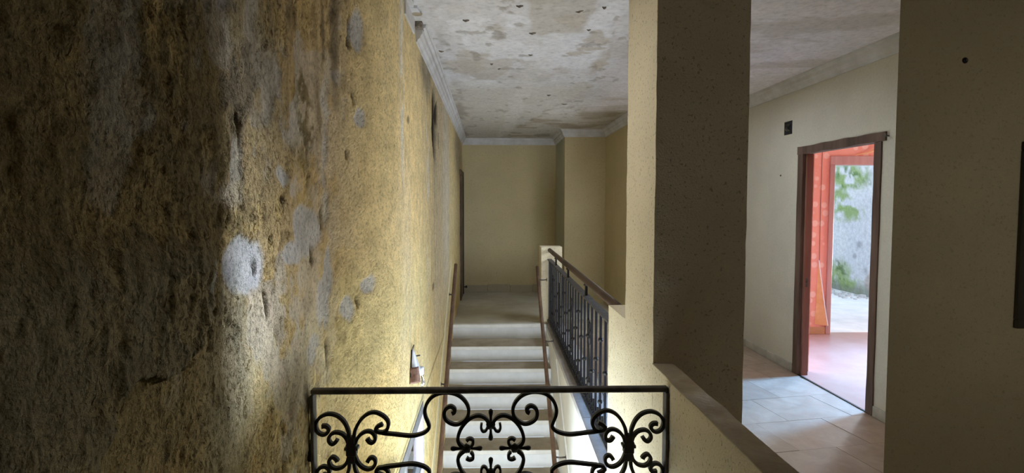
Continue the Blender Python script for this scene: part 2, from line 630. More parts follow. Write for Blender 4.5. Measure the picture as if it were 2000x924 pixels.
# ------------------------------------------------------------------ left wall: eroded plaster, built as real relief
def build_left_wall():
    ys = np.concatenate([np.arange(-1.3, .36, .06), np.arange(.36, 1.6, .0056), np.arange(1.6, 2.5, .0095), np.arange(2.5, 4.2, .0175), np.arange(4.2, 9.6, .035), [9.62]])
    zs = np.concatenate([np.arange(-2.2, .2, .06), np.arange(.2, .5, .02), np.arange(.5, 2.74, .0078), [2.76]])
    WY0, WY1, WZ0, WZ1 = 2.34, 3.80, -1.25, .17
    for arr, vals in ((ys, (WY0, WY1)), (zs, (WZ0, WZ1))):
        for v in vals:
            arr[np.argmin(abs(arr - v))] = v
    Y, Z = np.meshgrid(ys, zs, indexing='ij')
    X = left_x(Y)

    def pt(u, v):
        x = -.6
        for _ in range(30):
            p = seen(u, v, 'x', x)
            x = .5 * x + .5 * float(left_x(p[1]))
        return p[1], p[2]

    wy = (fbm(Y * 6, Z * 6, 3) - .5)
    wz = (fbm(Y * 6, Z * 6, 9) - .5)

    def blob(u, v, ru, rv, warp=.12, soft=.25):
        cy_, cz_ = pt(u, v)
        ay = max(abs(pt(u + ru, v)[0] - cy_), .004)
        az = rv * cy_ / FPX
        k = warp
        e = np.sqrt(((Y + wy * k - cy_) / ay) ** 2 + ((Z + wz * k * 1.6 - cz_) / az) ** 2)
        return 1 - sst(1 - soft, 1 + soft, e)

    def yv(u, v=500):
        return pt(u, v)[0]

    near = 1 - sst(1.9, 2.6, Y)
    n1 = fbm(Y * 5, Z * 4, 21, 5)
    n2 = fbm(Y * 14, Z * 9, 31, 5)
    n3 = fbm(Y * 40, Z * 30, 41, 3)
    streak = fbm(Y * 16, Z * 1.1, 51, 4)
    C = np.zeros(Y.shape + (3,))

    def lay(mask, c):
        nonlocal C
        m = np.clip(mask, 0, 1)[..., None]
        C = C * (1 - m) + np.array(c) * m
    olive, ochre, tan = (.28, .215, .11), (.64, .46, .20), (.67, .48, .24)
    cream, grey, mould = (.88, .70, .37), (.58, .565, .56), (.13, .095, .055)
    lay(np.ones_like(Y), olive)  # olive base darkened, putting the near part's shade into the colour
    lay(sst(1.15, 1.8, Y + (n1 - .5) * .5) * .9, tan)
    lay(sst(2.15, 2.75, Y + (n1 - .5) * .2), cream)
    # sandy yellow lower part
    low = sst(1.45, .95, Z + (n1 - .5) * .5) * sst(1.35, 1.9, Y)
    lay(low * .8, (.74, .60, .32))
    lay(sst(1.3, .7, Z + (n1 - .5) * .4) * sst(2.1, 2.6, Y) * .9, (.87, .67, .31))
    # handrail's diagonal shadow painted as a warm tone below the white streak
    lay(blob(800, 585, 75, 70, .1, .6) * .55, (.83, .68, .33))
    lay(blob(845, 640, 18, 120, .05, .6) * .6, (.70, .52, .26))
    # exposed ochre render in the pitted area
    och = sst(.50, .62, n2) * near * sst(.75, 1.1, Y)
    lay(och * .85, ochre)
    lay(blob(590, 230, 22, 90, .12) * sst(.4, .55, n3) * .9, (.38, .27, .09))
    lay(blob(560, 440, 90, 120, .2, .6) * sst(.45, .6, n2) * .8, ochre)
    # grey trowelled patches
    peel = np.zeros_like(Y)
    for b in ((478, 515, 34, 52), (412, 545, 18, 38), (600, 455, 30, 45), (575, 500, 22, 24), (640, 560, 9, 75), (628, 600, 8, 40),
              (722, 550, 13, 16), (680, 612, 16, 22), (700, 232, 11, 24), (615, 665, 12, 14), (555, 350, 12, 18), (700, 60, 13, 40), (610, 690, 10, 20)):
        peel = np.maximum(peel, blob(*b, warp=.07, soft=.16))
    for b in ((640, 300, 12, 180), (660, 120, 18, 110), (530, 190, 70, 90), (480, 120, 60, 80), (470, 340, 60, 50), (430, 30, 70, 40)):
        peel = np.maximum(peel, blob(*b, warp=.14, soft=.5) * sst(.42, .56, n2) * .8)
    peel = np.maximum(peel, sst(.56, .62, n1) * near * sst(.85, 1.05, Y) * .55)
    lay(peel * .85, grey)
    lay(np.maximum(blob(478, 515, 32, 50, .07, .16), blob(412, 545, 16, 36, .07, .2)) * .8, (.62, .63, .68))
    # greenish grey stucco paled along the light band, light painted into the colour
    lay(blob(450, 720, 50, 190, .1, .6) * .55, (.50, .49, .40))
    # dark damp and mould
    top = sst(1.75, 2.5, Z) * (1 - sst(1.7, 2.5, Y))
    lay(top * sst(.45, .62, streak) * .75, (.20, .15, .09))
    lay(blob(470, 150, 45, 160, .2, .5) * sst(.35, .6, n2) * .85, mould)
    lay(blob(655, 40, 10, 150, .05, .5) * .8, (.16, .12, .08))
    lay(blob(625, 120, 12, 140, .06, .5) * sst(.4, .6, streak) * .8, (.17, .12, .06))
    lay(blob(598, 210, 14, 60, .2, .5) * sst(.42, .55, n3) * .85, (.20, .14, .05))
    lay(blob(470, 260, 30, 60, .2, .5) * sst(.45, .6, n2) * .7, mould)
    lay(blob(300, 250, 120, 260, .2, .6) * sst(.45, .62, n2) * .5, (.17, .13, .08))
    lay(sst(.54, .64, streak) * sst(1.15, 1.9, Z) * sst(1.2, 1.7, Y) * (1 - sst(2.1, 2.6, Y)) * .45, (.34, .26, .15))
    lay(blob(832, 130, 10, 55, .05, .5) * .75, (.25, .22, .18))
    lay(blob(895, 300, 6, 45, .05, .5) * .6, (.30, .25, .20))
    # white flaking streaks and bare vertical strips of the far part
    yw = yv(838)
    ws = np.exp(-((Y - yw - .25 * (n1 - .5)) / .16) ** 2) * sst(.75, 1.1, Z) * sst(.42, .55, fbm(Y * 12, Z * 3, 77))
    lay(ws * .75 * sst(.3, .6, fbm(Y * 3, Z * 2.2, 80)) * sst(.40, .58, fbm(Y * 30, Z * 9, 79)), (.86, .86, .82))
    yw = yv(785, 150)
    lay(np.exp(-((Y - yw) / .07) ** 2) * sst(1.5, 2.0, Z) * sst(.45, .56, fbm(Y * 22, Z * 5, 78)) * .8, (.82, .81, .76))
    lay(sst(4.45, 4.75, Y) * (1 - sst(6.2, 6.8, Y)) * sst(.0, .7, Z) * .6, (.66, .55, .40))
    lay(np.exp(-((Y - 6.0 - .6 * (n1 - .5)) / .35) ** 2) * sst(.4, 1.0, Z) * .6, (.80, .76, .66))
    lay(sst(.5, .66, streak) * sst(2.4, 3.0, Y) * .3, (.66, .56, .38))
    # cool bluish old limewash band in the middle of the pale part
    lay(np.exp(-((Y - 3.05 - .4 * (n1 - .5)) / .22) ** 2) * sst(.2, .7, Z) * (1 - sst(1.6, 2.0, Z)) * .16, (.80, .82, .80))

    # relief
    D = .006 * (fbm(Y * 3, Z * 3, 61) - .5)
    rough = np.clip(near + .12, 0, 1) * (1 - peel * .85)
    D += rough * (.012 * (n3 - .5) + .003 * (fbm(Y * 22, Z * 22, 71, 3) - .5))
    pitn = fbm(Y * 24, Z * 13, 81, 3)
    pits = sst(.60, .70, pitn) * rough * sst(.40, .6, fbm(Y * 3, Z * 3, 83))
    D -= .010 * pits
    D -= .006 * np.clip(peel, 0, 1)
    D -= .005 * och
    lay(pits * .55, (.16, .12, .06))
    for b in ((684, 52, 2.5, 26), (470, 238, 3, 26), (521, 590, 3, 30), (500, 520, 2.5, 18), (690, 190, 2, 14), (640, 690, 3, 30), (683, 85, 4, 12), (630, 425, 2, 22),
              (676, 300, 2, 12), (610, 500, 2, 20), (700, 590, 2.5, 12), (556, 395, 3, 14)):
        g = blob(*b, warp=.03, soft=.4)
        D -= .018 * g
        lay(g * .9, (.07, .05, .03))
    # long gouge in the bare strip, and the hairline crack below it
    g = blob(849, 243, 4.4, 68, .05, .25)
    D -= .035 * g
    lay(g, (.02, .016, .012))
    g = np.maximum(blob(854, 222, 1.2, 26, .03, .3), blob(857, 275, 1.4, 16, .03, .3))
    D -= .02 * g
    lay(g, (.06, .045, .03))
    yc = yv(850, 600)
    cr = np.exp(-((Y - yc - .05 * (fbm(Z * 2, Z * 0, 5) - .5)) / .028) ** 2) * sst(.3, .5, Z) * (1 - sst(1.9, 2.0, Z))
    D -= .008 * cr
    lay(cr * .5, (.42, .33, .2))
    for (u, v) in ((797, 235), (757, 830), (755, 850), (827, 728), (846, 560)):
        g = blob(u, v, 2, 8, .02, .4)
        lay(g * .8, (.16, .12, .08))
    for (u, v, ru, rv) in ((203, 838, 5, 12), (209, 820, 6, 14), (216, 802, 7, 15), (224, 785, 7, 14), (234, 768, 7, 12), (246, 752, 7, 9), (390, 655, 4, 12), (380, 672, 2.5, 9), (368, 686, 2.5, 8),
                          (355, 702, 2.5, 8), (343, 718, 2.5, 8), (332, 732, 2.5, 7)):
        g = blob(u, v, ru, rv, .006, .4)
        D -= .02 * g
        lay(g * .85, (.07, .05, .03))
    # thick plaster layer broken off along a ragged diagonal edge
    poly = [pt(u, v) for u, v in ((-60, 415), (400, 415), (405, 600), (392, 650), (362, 695), (330, 735), (300, 748), (262, 742), (236, 772), (205, 840), (165, 924), (130, 1000), (-60, 1000))]
    py_, pz_ = Y + wy * .03, Z + wz * .03
    ins = np.zeros(Y.shape, bool)
    for i in range(len(poly)):
        (y0, z0), (y1, z1) = poly[i], poly[i - 1]
        c = ((z0 > pz_) != (z1 > pz_)) & (py_ < (y1 - y0) * (pz_ - z0) / (z1 - z0 + 1e-12) + y0)
        ins ^= c
    layer = ins * sst(pt(300, 425)[1], pt(300, 560)[1], Z)
    D += .028 * layer
    lay(layer * .55, (.33, .295, .215))  # layer's tone lowered as well, near shade painted into it
    zc = pt(300, 740)[1]
    br = (~ins) * sst(zc + .12, zc - .05, Z) * (1 - sst(1.25, 1.4, Y))
    lay(br * .6, (.46, .34, .17))
    X2 = X + D
    X2[(Z < .25) & (Y > 2.2) & (Y < 3.95)] = -.475
    X2[:, -1] = X[:, -1]
    n, k = len(ys), len(zs)
    V = np.stack([X2, Y, Z], -1).reshape(-1, 3)
    F = []
    yc_, zc_ = (ys[:-1] + ys[1:]) / 2, (zs[:-1] + zs[1:]) / 2
    for i in range(n - 1):
        wy_in = WY0 < yc_[i] < WY1
        for j in range(k - 1):
            if wy_in and WZ0 < zc_[j] < WZ1:
                continue
            a = i * k + j
            F.append((a, a + k, a + k + 1, a + 1))
    crumb = np.clip((.10 + .90 * (1 - sst(1.55, 2.3, Y + (n1 - .5) * .8))) * (1 - .8 * peel) * (.55 + .9 * sst(.35, .65, n2)) * (.22 + .78 * sst(.8, 1.25, Y)), 0, 1)
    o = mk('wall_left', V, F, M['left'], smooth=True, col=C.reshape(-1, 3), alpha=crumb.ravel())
    structure(o, 'stained flaking ochre and cream plaster wall along the left', 'wall')
    # outer skin of the wall with the window's reveals
    g = G()
    x0, x1 = -.76, -.721
    g.box(x0, x1, -1.3, WY0 - .001, -2.3, 2.8)
    g.box(x0, x1, WY1, YB + .1, -2.3, 2.8)
    g.box(x0, x1, WY0, WY1, WZ1, 2.8)
    g.box(x0, x1, WY0, WY1, -2.3, WZ0)
    r = g.build('masonry', M['white_wall'], o)
    g = G()
    g.box(-.72, -.479, WY0 - .03, WY0, WZ0, WZ1)
    g.box(-.72, -.479, WY1, WY1 + .03, WZ0, WZ1)
    g.box(-.72, -.479, WY0, WY1, WZ1, WZ1 + .03)
    g.box(-.72, -.479, WY0, WY1, WZ0 - .03, WZ0)
    g.build('reveal', M['white_wall'], o)
    return o, (WY0, WY1, WZ0, WZ1)


WALL_LEFT, WIN = build_left_wall()


# ------------------------------------------------------------------ ceiling
def build_ceiling():
    xs = np.concatenate([np.arange(-.8, 1.9, .0145), np.arange(1.9, 2.98, .06), [2.98]])
    ys = np.concatenate([np.arange(-1.3, 2.8, .1), np.arange(2.8, 6, .0145), np.arange(6, 9.7, .03), [9.72]])
    X, Y = np.meshgrid(xs, ys, indexing='ij')
    C = np.zeros(X.shape + (3,))

    def lay(mask, c):
        nonlocal C
        m = np.clip(mask, 0, 1)[..., None]
        C = C * (1 - m) + np.array(c) * m
    n1 = fbm(X * 2.2, Y * .9, 5, 5)
    n2 = fbm(X * 4.5, Y * 2.1, 15, 5)
    n3 = fbm(X * 16, Y * 16, 25, 4)
    st = fbm(X * 2.2, Y * 2.6, 35, 5)
    wx, wy = fbm(X * 5, Y * 5, 45) - .5, fbm(X * 5, Y * 5, 55) - .5

    def blob(u, v, ru, rv, warp=.25, soft=.12):
        p = seen(u, v, 'z', CEIL)
        q = seen(u + ru, v, 'z', CEIL)
        r = seen(u, v + rv, 'z', CEIL)
        e = np.sqrt(((X + wx * warp - p[0]) / (q[0] - p[0])) ** 2 + ((Y + wy * warp * 1.5 - p[1]) / (r[1] - p[1])) ** 2)
        return 1 - sst(1 - soft, 1 + soft, e)
    lay(np.ones_like(X), (.66, .645, .66))
    lay(sst(.5, .53, n2) * .5, (.74, .73, .755))
    lay(sst(.54, .60, n1) * .7, (.55, .51, .46))
    lay(sst(.56, .62, st) * .4, (.48, .44, .39))
    for b in ((925, 70, 40, 28), (1000, 100, 55, 18), (1110, 105, 70, 32), (1190, 40, 40, 30), (950, 165, 30, 10), (1010, 40, 30, 10)):
        lay(blob(*b) * .8, (.78, .78, .82))
    for b in ((1170, 72, 22, 14), (1135, 108, 18, 5), (1160, 95, 24, 6), (910, 130, 40, 14), (1110, 40, 30, 12), (1180, 125, 18, 8)):
        lay(blob(*b) * .8, (.54, .49, .43))
    # damp brown towards the back
    back = sst(5.2, 7.2, Y + (n1 - .5) * 1.6)
    lay(back * .75, (.50, .45, .37))
    lay(back * sst(.47, .58, st) * .7, (.34, .28, .20))
    lay(sst(8.2, 9.4, Y) * sst(.45, .6, n2) * .7, (.24, .20, .15))
    # smoother later plaster to the right of a diagonal seam
    p, q = seen(1040, 232, 'z', CEIL), seen(1228, 128, 'z', CEIL)
    s = (X - p[0]) * (q[1] - p[1]) - (Y - p[1]) * (q[0] - p[0])
    s = s / math.hypot(q[0] - p[0], q[1] - p[1]) + wx * .15
    right = sst(-.01, .02, s) * sst(5, 5.6, Y)
    lay(right * .85, (.57, .545, .50))
    # trowelled lighter band
    p, q = seen(985, 235, 'z', CEIL), seen(1030, 100, 'z', CEIL)
    s2 = (X - p[0] - (Y - p[1]) * (q[0] - p[0]) / (q[1] - p[1])) + wx * .12
    lay(sst(-.01, .01, s2) * (1 - sst(.16, .19, s2)) * sst(4.2, 4.6, Y) * .4, (.68, .66, .63))
    # mould along the left moulding
    lay((1 - sst(-.4, -.25, X + wx * .3)) * sst(.4, .58, n2) * .7, (.30, .26, .22))
    # corridor part: clean greyish white
    corr = sst(1.1, 1.4, X)
    lay(corr * (1 - sst(6.6, 6.9, Y)), (.86, .83, .87))
    lay(corr * sst(.53, .63, fbm(X * 1.5, Y * 4, 65, 5)) * .5, (.55, .51, .46))
    D = .004 * (n3 - .5) + .003 * sst(.5, .53, n2)
    flk = sst(.70, .74, fbm(X * 10, Y * 7, 95, 4)) * sst(2.9, 3.2, Y) * (1 - corr)
    D += .006 * flk
    lay(flk * .55, (.30, .26, .22))
    Z = CEIL + D * (1 - corr * .7)
    n, k = len(xs), len(ys)
    V = np.stack([X, Y, Z], -1).reshape(-1, 3)
    F = [(i * k + j, i * k + j + 1, (i + 1) * k + j + 1, (i + 1) * k + j) for i in range(n - 1) for j in range(k - 1)]
    o = mk('ceiling', V, F, M['ceil'], smooth=True, col=C.reshape(-1, 3))
    structure(o, 'damp ceiling with flaking lilac grey paint', 'ceiling')
    G().box(-.96, 2.98, -1.4, YB + .2, CEIL + .03, CEIL + .2).build('slab', M['white_wall'], o)
    for (u, v, a, w) in ((1132, 22, -.5, .06), (1040, 65, -.1, .055), (1150, 58, 0, .035), (1036, 107, .4, .045), (862, 100, .2, .05), (1072, 186, 0, .05), (1180, 15, .3, .03),
                         (960, 125, .2, .03), (910, 40, .1, .05), (1015, 12, 0, .05), (1102, 203, .2, .09), (975, 134, -.3, .03)):
        p = seen(u, v, 'z', CEIL)
        w *= .42
        pts = catmull([(-w, 0), (-w * .3, .004), (w * .4, -.003), (w, .002)], 3)
        ca, sa = math.cos(a), math.sin(a)
        R = []
        for i, (s_, t_) in enumerate(pts):
            h = .010 * (1 - abs(i / (len(pts) - 1) * 2 - 1)) * 1.0 + .002
            ring = []
            for (dy, dz) in ((-.007, .004), (-.005, -h), (-.002, -h), (.006, .004)):
                ring.append((p[0] + s_ * ca - (dy + t_) * sa, p[1] + s_ * sa + (dy + t_) * ca, CEIL + dz))
            R.append(ring)
        G().rings(R).build('paint_flake', M['flake'], o)
    return o


CEILING = build_ceiling()

# ------------------------------------------------------------------ other walls
t = .12


def rough_box(x0, x1, y0, y1, z0, z1, step=.035, amp=.0018, seed=0):
    """box whose faces and arrises are slightly uneven"""
    g = G()

    def seg(a, b):
        return np.linspace(a, b, max(2, int((b - a) / step) + 1))
    ax, ay, az = seg(x0, x1), seg(y0, y1), seg(z0, z1)

    def face(A, B, fn, flip):
        n, k = len(A), len(B)
        V = [fn(a, b) for a in A for b in B]
        F = []
        for i in range(n - 1):
            for j in range(k - 1):
                f = (i * k + j, (i + 1) * k + j, (i + 1) * k + j + 1, i * k + j + 1)
                F.append(f[::-1] if flip else f)
        g.add(V, F)
    face(ay, az, lambda a, b: (x0, a, b), True)
    face(ay, az, lambda a, b: (x1, a, b), False)
    face(ax, az, lambda a, b: (a, y0, b), False)
    face(ax, az, lambda a, b: (a, y1, b), True)
    face(ax, ay, lambda a, b: (a, b, z1), False)
    face(ax, ay, lambda a, b: (a, b, z0), True)
    V = np.array(g.V)
    key = np.round(V, 5)
    d = np.stack([vnoise(key[:, 0] * 9 + key[:, 2] * 13, key[:, 1] * 9 + key[:, 2] * 7 + s, seed + s) - .5 for s in range(3)], 1) * 2 * amp
    d[:, 2] *= .6
    g.V = [tuple(v) for v in V + d]
    return g


PILLAR = rough_box(XR, 1.083, 2.24, 2.705, 0, CEIL, seed=1).build('pillar', M['stucco'])
structure(PILLAR, 'tall square stucco pillar between stairwell and corridor', 'pillar')
BLOCK = rough_box(XR, .95, 2.70, 3.085, -.02, .988, seed=2).build('newel_block', M['stucco'])
structure(BLOCK, 'low stucco block beside the tall pillar where the balustrade ends', 'low wall')
pw = rough_box(XR, XR + .075, -1.2, 2.245, 0, .893, seed=3, amp=.0025).build('parapet', M['stucco'])
structure(pw, 'thin stucco parapet running back from the tall pillar', 'parapet')
rough_box(XR - .004, XR + .083, -1.2, 2.238, .893, .897, seed=4, amp=.003).build('ledge', M['ledge'], pw)
# stairwell wall below pillar, block, parapet
o = G().box(XR + .002, XR + .25, 1.9, 3.09, -2.2, -.005).build('wall_stairwell_near', M['stucco'])
structure(o, 'cream stucco wall below the tall pillar', 'wall')
# wall below balustrade (slightly skewed)
o = G().prism([(stair_right(3.085), 3.085), (.98, 3.085), (.98, 7.3), (stair_right(7.3), 7.3)], -2.2, -.05).build('wall_stairwell_right', M['white_wall'])
structure(o, 'bright white wall beside the stairs, below the balustrade', 'wall')
FAR_POST = rough_box(.69, .965, 7.06, 7.32, 0, 1.012, seed=6).build('newel_post', M['stucco'])
structure(FAR_POST, 'pale low post at the top of the stairs where the balustrade ends', 'post')

WB = G().box(-.96, 1.19 + t, YB, YB + t, -.2, CEIL + .02).build('wall_back', M['stucco_back'])
structure(WB, 'dull olive wall closing the upper landing', 'wall')
o = G().box(1.19, 1.19 + t, 8.45 + t, YB, -.2, CEIL + .02).build('wall_back_return', M['stucco_green'])
structure(o, 'short return wall beside the landing back wall', 'wall')
o = G().box(1.19, 1.83 + t, 8.45, 8.45 + t, -.2, CEIL + .02).build('wall_corridor_end', M['stucco_back'])
structure(o, 'dull wall behind the balustrade at corridor end', 'wall')
g = G()
g.box(1.83, 1.83 + t, 6.35, 6.43, -.2, CEIL + .02).box(1.83, 1.83 + t, 6.97, 8.45, -.2, CEIL + .02)
g.box(1.83, 1.83 + t, 6.43, 6.97, -.2, .88).box(1.83, 1.83 + t, 6.43, 6.97, 2.12, CEIL + .02)
o = g.build('wall_corridor_side', M['stucco_back'])
structure(o, 'side wall of corridor partly behind the tall pillar', 'wall')
o = G().box(1.83 + t, XW + .02, 6.35, 6.35 + t, -.2, CEIL + .02).build('wall_corridor_step', M['stucco_corr'])
structure(o, 'step in the corridor wall hidden behind the tall pillar', 'wall')

W3 = empty('added_window', (1.87, 6.7, .88))  # added window for the hidden corridor lamp
tag(W3, 'small added window in the corridor side wall, unseen behind the pillar', 'window', kind='structure')
for y0, y1, z0, z1 in ((6.43, 6.46, .88, 2.12), (6.94, 6.97, .88, 2.12), (6.46, 6.94, .88, .92), (6.46, 6.94, 2.08, 2.12)):
    G().bbox(1.84, 1.885, y0, y1, z0, z1, .003).build('frame_bar', M['frame'], W3)
SKL = empty('trim_6', (1.75, 4.95, CEIL - .02))  # frame around the added corridor ceiling lamp
tag(SKL, 'frame of the added corridor skylight behind the pillar', 'skylight', kind='structure')
for x0, x1, y0, y1 in ((1.45, 1.49, 4.40, 5.50), (2.01, 2.05, 4.40, 5.50), (1.49, 2.01, 4.40, 4.44), (1.49, 2.01, 5.46, 5.50)):
    G().bbox(x0, x1, y0, y1, CEIL - .025, CEIL + .02, .003).build('frame_bar', M['white_wall'], SKL)
SK2 = empty('trim_7', (-.12, 2.45, CEIL - .02))  # frame around the added lamp over the stairwell
tag(SK2, 'frame of the small added skylight above the near end of the stairwell', 'skylight', kind='structure')
for x0, x1, y0, y1 in ((-.43, -.39, 2.09, 2.81), (.15, .19, 2.09, 2.81), (-.39, .15, 2.09, 2.13), (-.39, .15, 2.77, 2.81)):
    G().bbox(x0, x1, y0, y1, CEIL - .025, CEIL + .02, .003).build('frame_bar', M['white_wall'], SK2)
DY0, DY1, DZ = 3.90, 4.93, 2.085       # rough doorway in corridor wall
g = G()
g.box(XW, XW + .06, -1.3, DY0, -.2, CEIL + .02)
g.box(XW, XW + .06, DY1, 6.37, -.2, CEIL + .02)
g.box(XW, XW + .06, DY0, DY1, DZ, CEIL + .02)
WR = g.build('wall_right', M['stucco_corr'])
structure(WR, 'beige plaster corridor wall with the doorway to a coral room', 'wall')
bb = empty('baseboard_back', (.36, YB, 0))
tag(bb, 'rough unpainted strip at the foot of the landing back wall', 'baseboard', kind='structure')
for i in range(4):
    G().bbox(-.43 + i * .405, -.03 + i * .405, YB - .012, YB + .01, -.002, .13 + .012 * (i % 2), .004).build('baseboard_piece', M['stucco_base'], bb)
# near wall on the right of the picture, with a splayed end
WN = G().prism([(1.829, 2.4), (XW, 2.4), (XW, 2.56), (1.975, 2.56)], 0, CEIL + .01).build('wall_front_right', M['stucco_dull'])
structure(WN, 'dull olive stucco wall filling the right edge of the picture', 'wall')
o = G().box(-.95, XW + .06, -1.42, -1.3, -.2, CEIL + .02).build('wall_near', M['void'])
structure(o, 'dim plaster wall behind the viewer', 'wall')

# ------------------------------------------------------------------ floors
FL = G()
FL.box(.98, XW + .06, -1.3, 7.3, -.2, -.006)
FL.box(.70, .98, -1.3, 3.05, -.2, -.006)
FLOOR = FL.build('floor', M['ledge'])
structure(FLOOR, 'brown tiled corridor floor', 'floor')


def clip(poly, k, val, keep_less):
    out = []
    for i in range(len(poly)):
        a, b = poly[i - 1], poly[i]
        ia, ib = (a[k] <= val) == keep_less, (b[k] <= val) == keep_less
        if ia != ib:
            s = (val - a[k]) / (b[k] - a[k])
            out.append((a[0] + s * (b[0] - a[0]), a[1] + s * (b[1] - a[1])))
        if ib:
            out.append(b)
    return out


ang = math.radians(9.5)
ca, sa = math.cos(ang), math.sin(ang)
TW, TH = .535, .43
ox, oy = 1.985, 3.325
for r in range(-4, 9):
    for c in range(-6, 6):
        u0 = c * TW + (TW / 2 if r % 2 else 0) + .0015
        v0 = r * TH + .0015
        P = [(u0, v0), (u0 + TW - .003, v0), (u0 + TW - .003, v0 + TH - .003), (u0, v0 + TH - .003)]
        P = [(ox + x * ca - y * sa, oy + x * sa + y * ca) for x, y in P]
        for k, val, less in ((0, XW - .018, True), (0, 1.0, False), (1, 6.34, True), (1, 1.6, False)):
            if P:
                P = clip(P, k, val, less)
        if len(P) < 3:
            continue
        A = .5 * abs(sum(P[i - 1][0] * P[i][1] - P[i][0] * P[i - 1][1] for i in range(len(P))))
        if A < .004:
            continue
        # keep the tile clear of the near wall
        if max(y for x, y in P) > 2.39 and min(y for x, y in P) < 2.57 and max(x for x, y in P) > 1.82:
            if min(y for x, y in P) < 2.4 and False:
                continue
        G().prism(P, -.0062, random.uniform(-.0006, .0006)).build('tile', M['tile'], FLOOR)

o = G().prism([(-.72, 7.02), (stair_right(7.02) + .2, 7.02), (stair_right(7.02) + .2, 7.3), (2.0, 7.3), (2.0, YB), (-.72, YB)], -.2, 0).build('floor_landing', M['landing'])
structure(o, 'dusty grey floor of the upper landing', 'floor')
o = G().box(-.72, .70, -1.3, 2.0, -.2, 0).build('floor_near', M['landing'])
structure(o, 'floor of the near landing under the iron railing', 'floor')
o = G().box(-.95, 1.0, 1.7, 5.0, -2.15, -1.93).build('floor_lower', M['landing'])
structure(o, 'lower landing at the foot of the stairs', 'floor')
g = G()  # wall with an opening made for the added lower lamp
g.box(-.72, .70, 1.72, 1.86, -2.2, -1.75)
g.box(-.72, .70, 1.72, 1.86, -.30, -.2)
g.box(-.72, -.45, 1.72, 1.86, -1.75, -.30)
g.box(.62, .70, 1.72, 1.86, -1.75, -.30)
o = g.build('wall_stairwell_front', M['white_wall'])
structure(o, 'lower stairwell wall around an added opening', 'wall')

# ------------------------------------------------------------------ staircase
ST = empty('staircase', (.1, 5.4, -1.9))
tag(ST, 'straight stairs with white risers and dusty grey treads rising to the landing', 'staircase', kind='structure')
fronts = [6.985, 6.60, 6.30, 6.0, 5.69, 5.40, 5.10, 4.80, 4.50, 4.20]
for k, yf in enumerate(fronts):
    z = -.19 * k
    yb = fronts[k - 1] + .02 if k else 7.04
    xr = stair_right(yf) - .002
    if k == 0:
        G().bbox(-.474, xr, yf, 7.06, -.045, .001, .006).build('nosing', M['nosing'], ST)
    else:
        G().bbox(-.474, xr, yf + .012, yb, z - .043, z, .003).build('tread', M['tread'], ST)
        G().bbox(-.474, xr, yf, yf + .013, z - .045, z - .001, .004).build('nosing', M['nosing'], ST)
    G().box(-.474, xr, yf + .022, yf + .06, z - .19, z - .044).build('riser', M['riser'], ST)

# dado boards parallel to the stairs, behind the handrails
S = .63


def slope_board(name, x0, x1, y0, y1, zf, lo, hi, m, label, cat, xf=None):
    g = G()
    R = []
    for y in np.linspace(y0, y1, 8):
        dx = xf(y) if xf else 0
        z = zf(y)
        R.append([(x0 + dx, y, z + lo), (x1 + dx, y, z + lo), (x1 + dx, y, z + hi), (x0 + dx, y, z + hi)])
    g.rings(R)
    o = g.build(name, m)
    return structure(o, label, cat)


zl = lambda y: .823 + S * (y - 6.7)
zr = lambda y: .75 + S * (y - 7.05)
slope_board('trim_1', -.49, -.468, 3.9, 6.75, zl, -.085, .05, two_tone('cream_dado_paint', (.78, .70, .46), (.86, .79, .56), 4, .9, 60, .2, .002),
            'cream dado strip on the left wall behind the handrail', 'trim')
slope_board('trim_2', -.004, .016, 3.9, 5.68, zr, -.10, .03, M['white_wall'],
            'pale dado strip on the white stairwell wall behind the handrail', 'trim', lambda y: stair_right(y) - .006)


def stair_rail(name, p0, p1, brackets, wallx, label):
    root = empty(name, (p0[0], p0[1], p0[2]))
    tag(root, label, 'handrail', 'stair handrails')
    d = np.array(p1) - np.array(p0)
    G().tube([np.array(p0) + d * s for s in np.linspace(0, 1, 12)], .021, 10).build('rail', M['wood_rail'], root, True)
    for y in brackets:
        s = (y - p0[1]) / d[1]
        p = np.array(p0) + d * s
        q = np.array([wallx(y), y, p[2] - .015])
        G().tube([p + (0, 0, -.012), (p + q) / 2 + (0, 0, -.012), q], .008, 8).lathe([(.022, -.003), (.022, .003)], tuple(q), 10, 'x').build('bracket', M['screw_metal'], root, True)
    return root


stair_rail('handrail', (-.415, 6.7, .823), (-.415, 3.85, .823 - S * 2.85), (6.25, 5.15, 4.1), lambda y: -.467,
           'reddish wooden handrail on the stained left wall going up the stairs')
stair_rail('handrail', (.635, 7.05, .75), (.635 - .0215 * 3.2, 3.85, .75 - S * 3.2), (6.85, 5.95, 4.75), lambda y: stair_right(y) - .008,
           'reddish wooden handrail on the white wall below the balustrade')

# ------------------------------------------------------------------ coping slabs under the balustrade
cp = empty('coping', (.75, 5.1, -.06))
tag(cp, 'grey stone coping along the stair edge under the balustrade', 'coping', kind='structure')
for y0, y1 in ((3.09, 3.885), (3.89, 4.62), (4.625, 5.41), (5.415, 6.2), (6.205, 7.05)):
    g = G()
    P = [(stair_right(y0) - .004, y0), (.98, y0), (.98, y1), (stair_right(y1) - .004, y1)]
    g.prism(P, -.05, random.uniform(-.002, .002))
    g.build('coping_slab', M['coping'], cp)


# ------------------------------------------------------------------ balustrade
def bx(y):
    return .757 + .0113 * (y - 3.35)


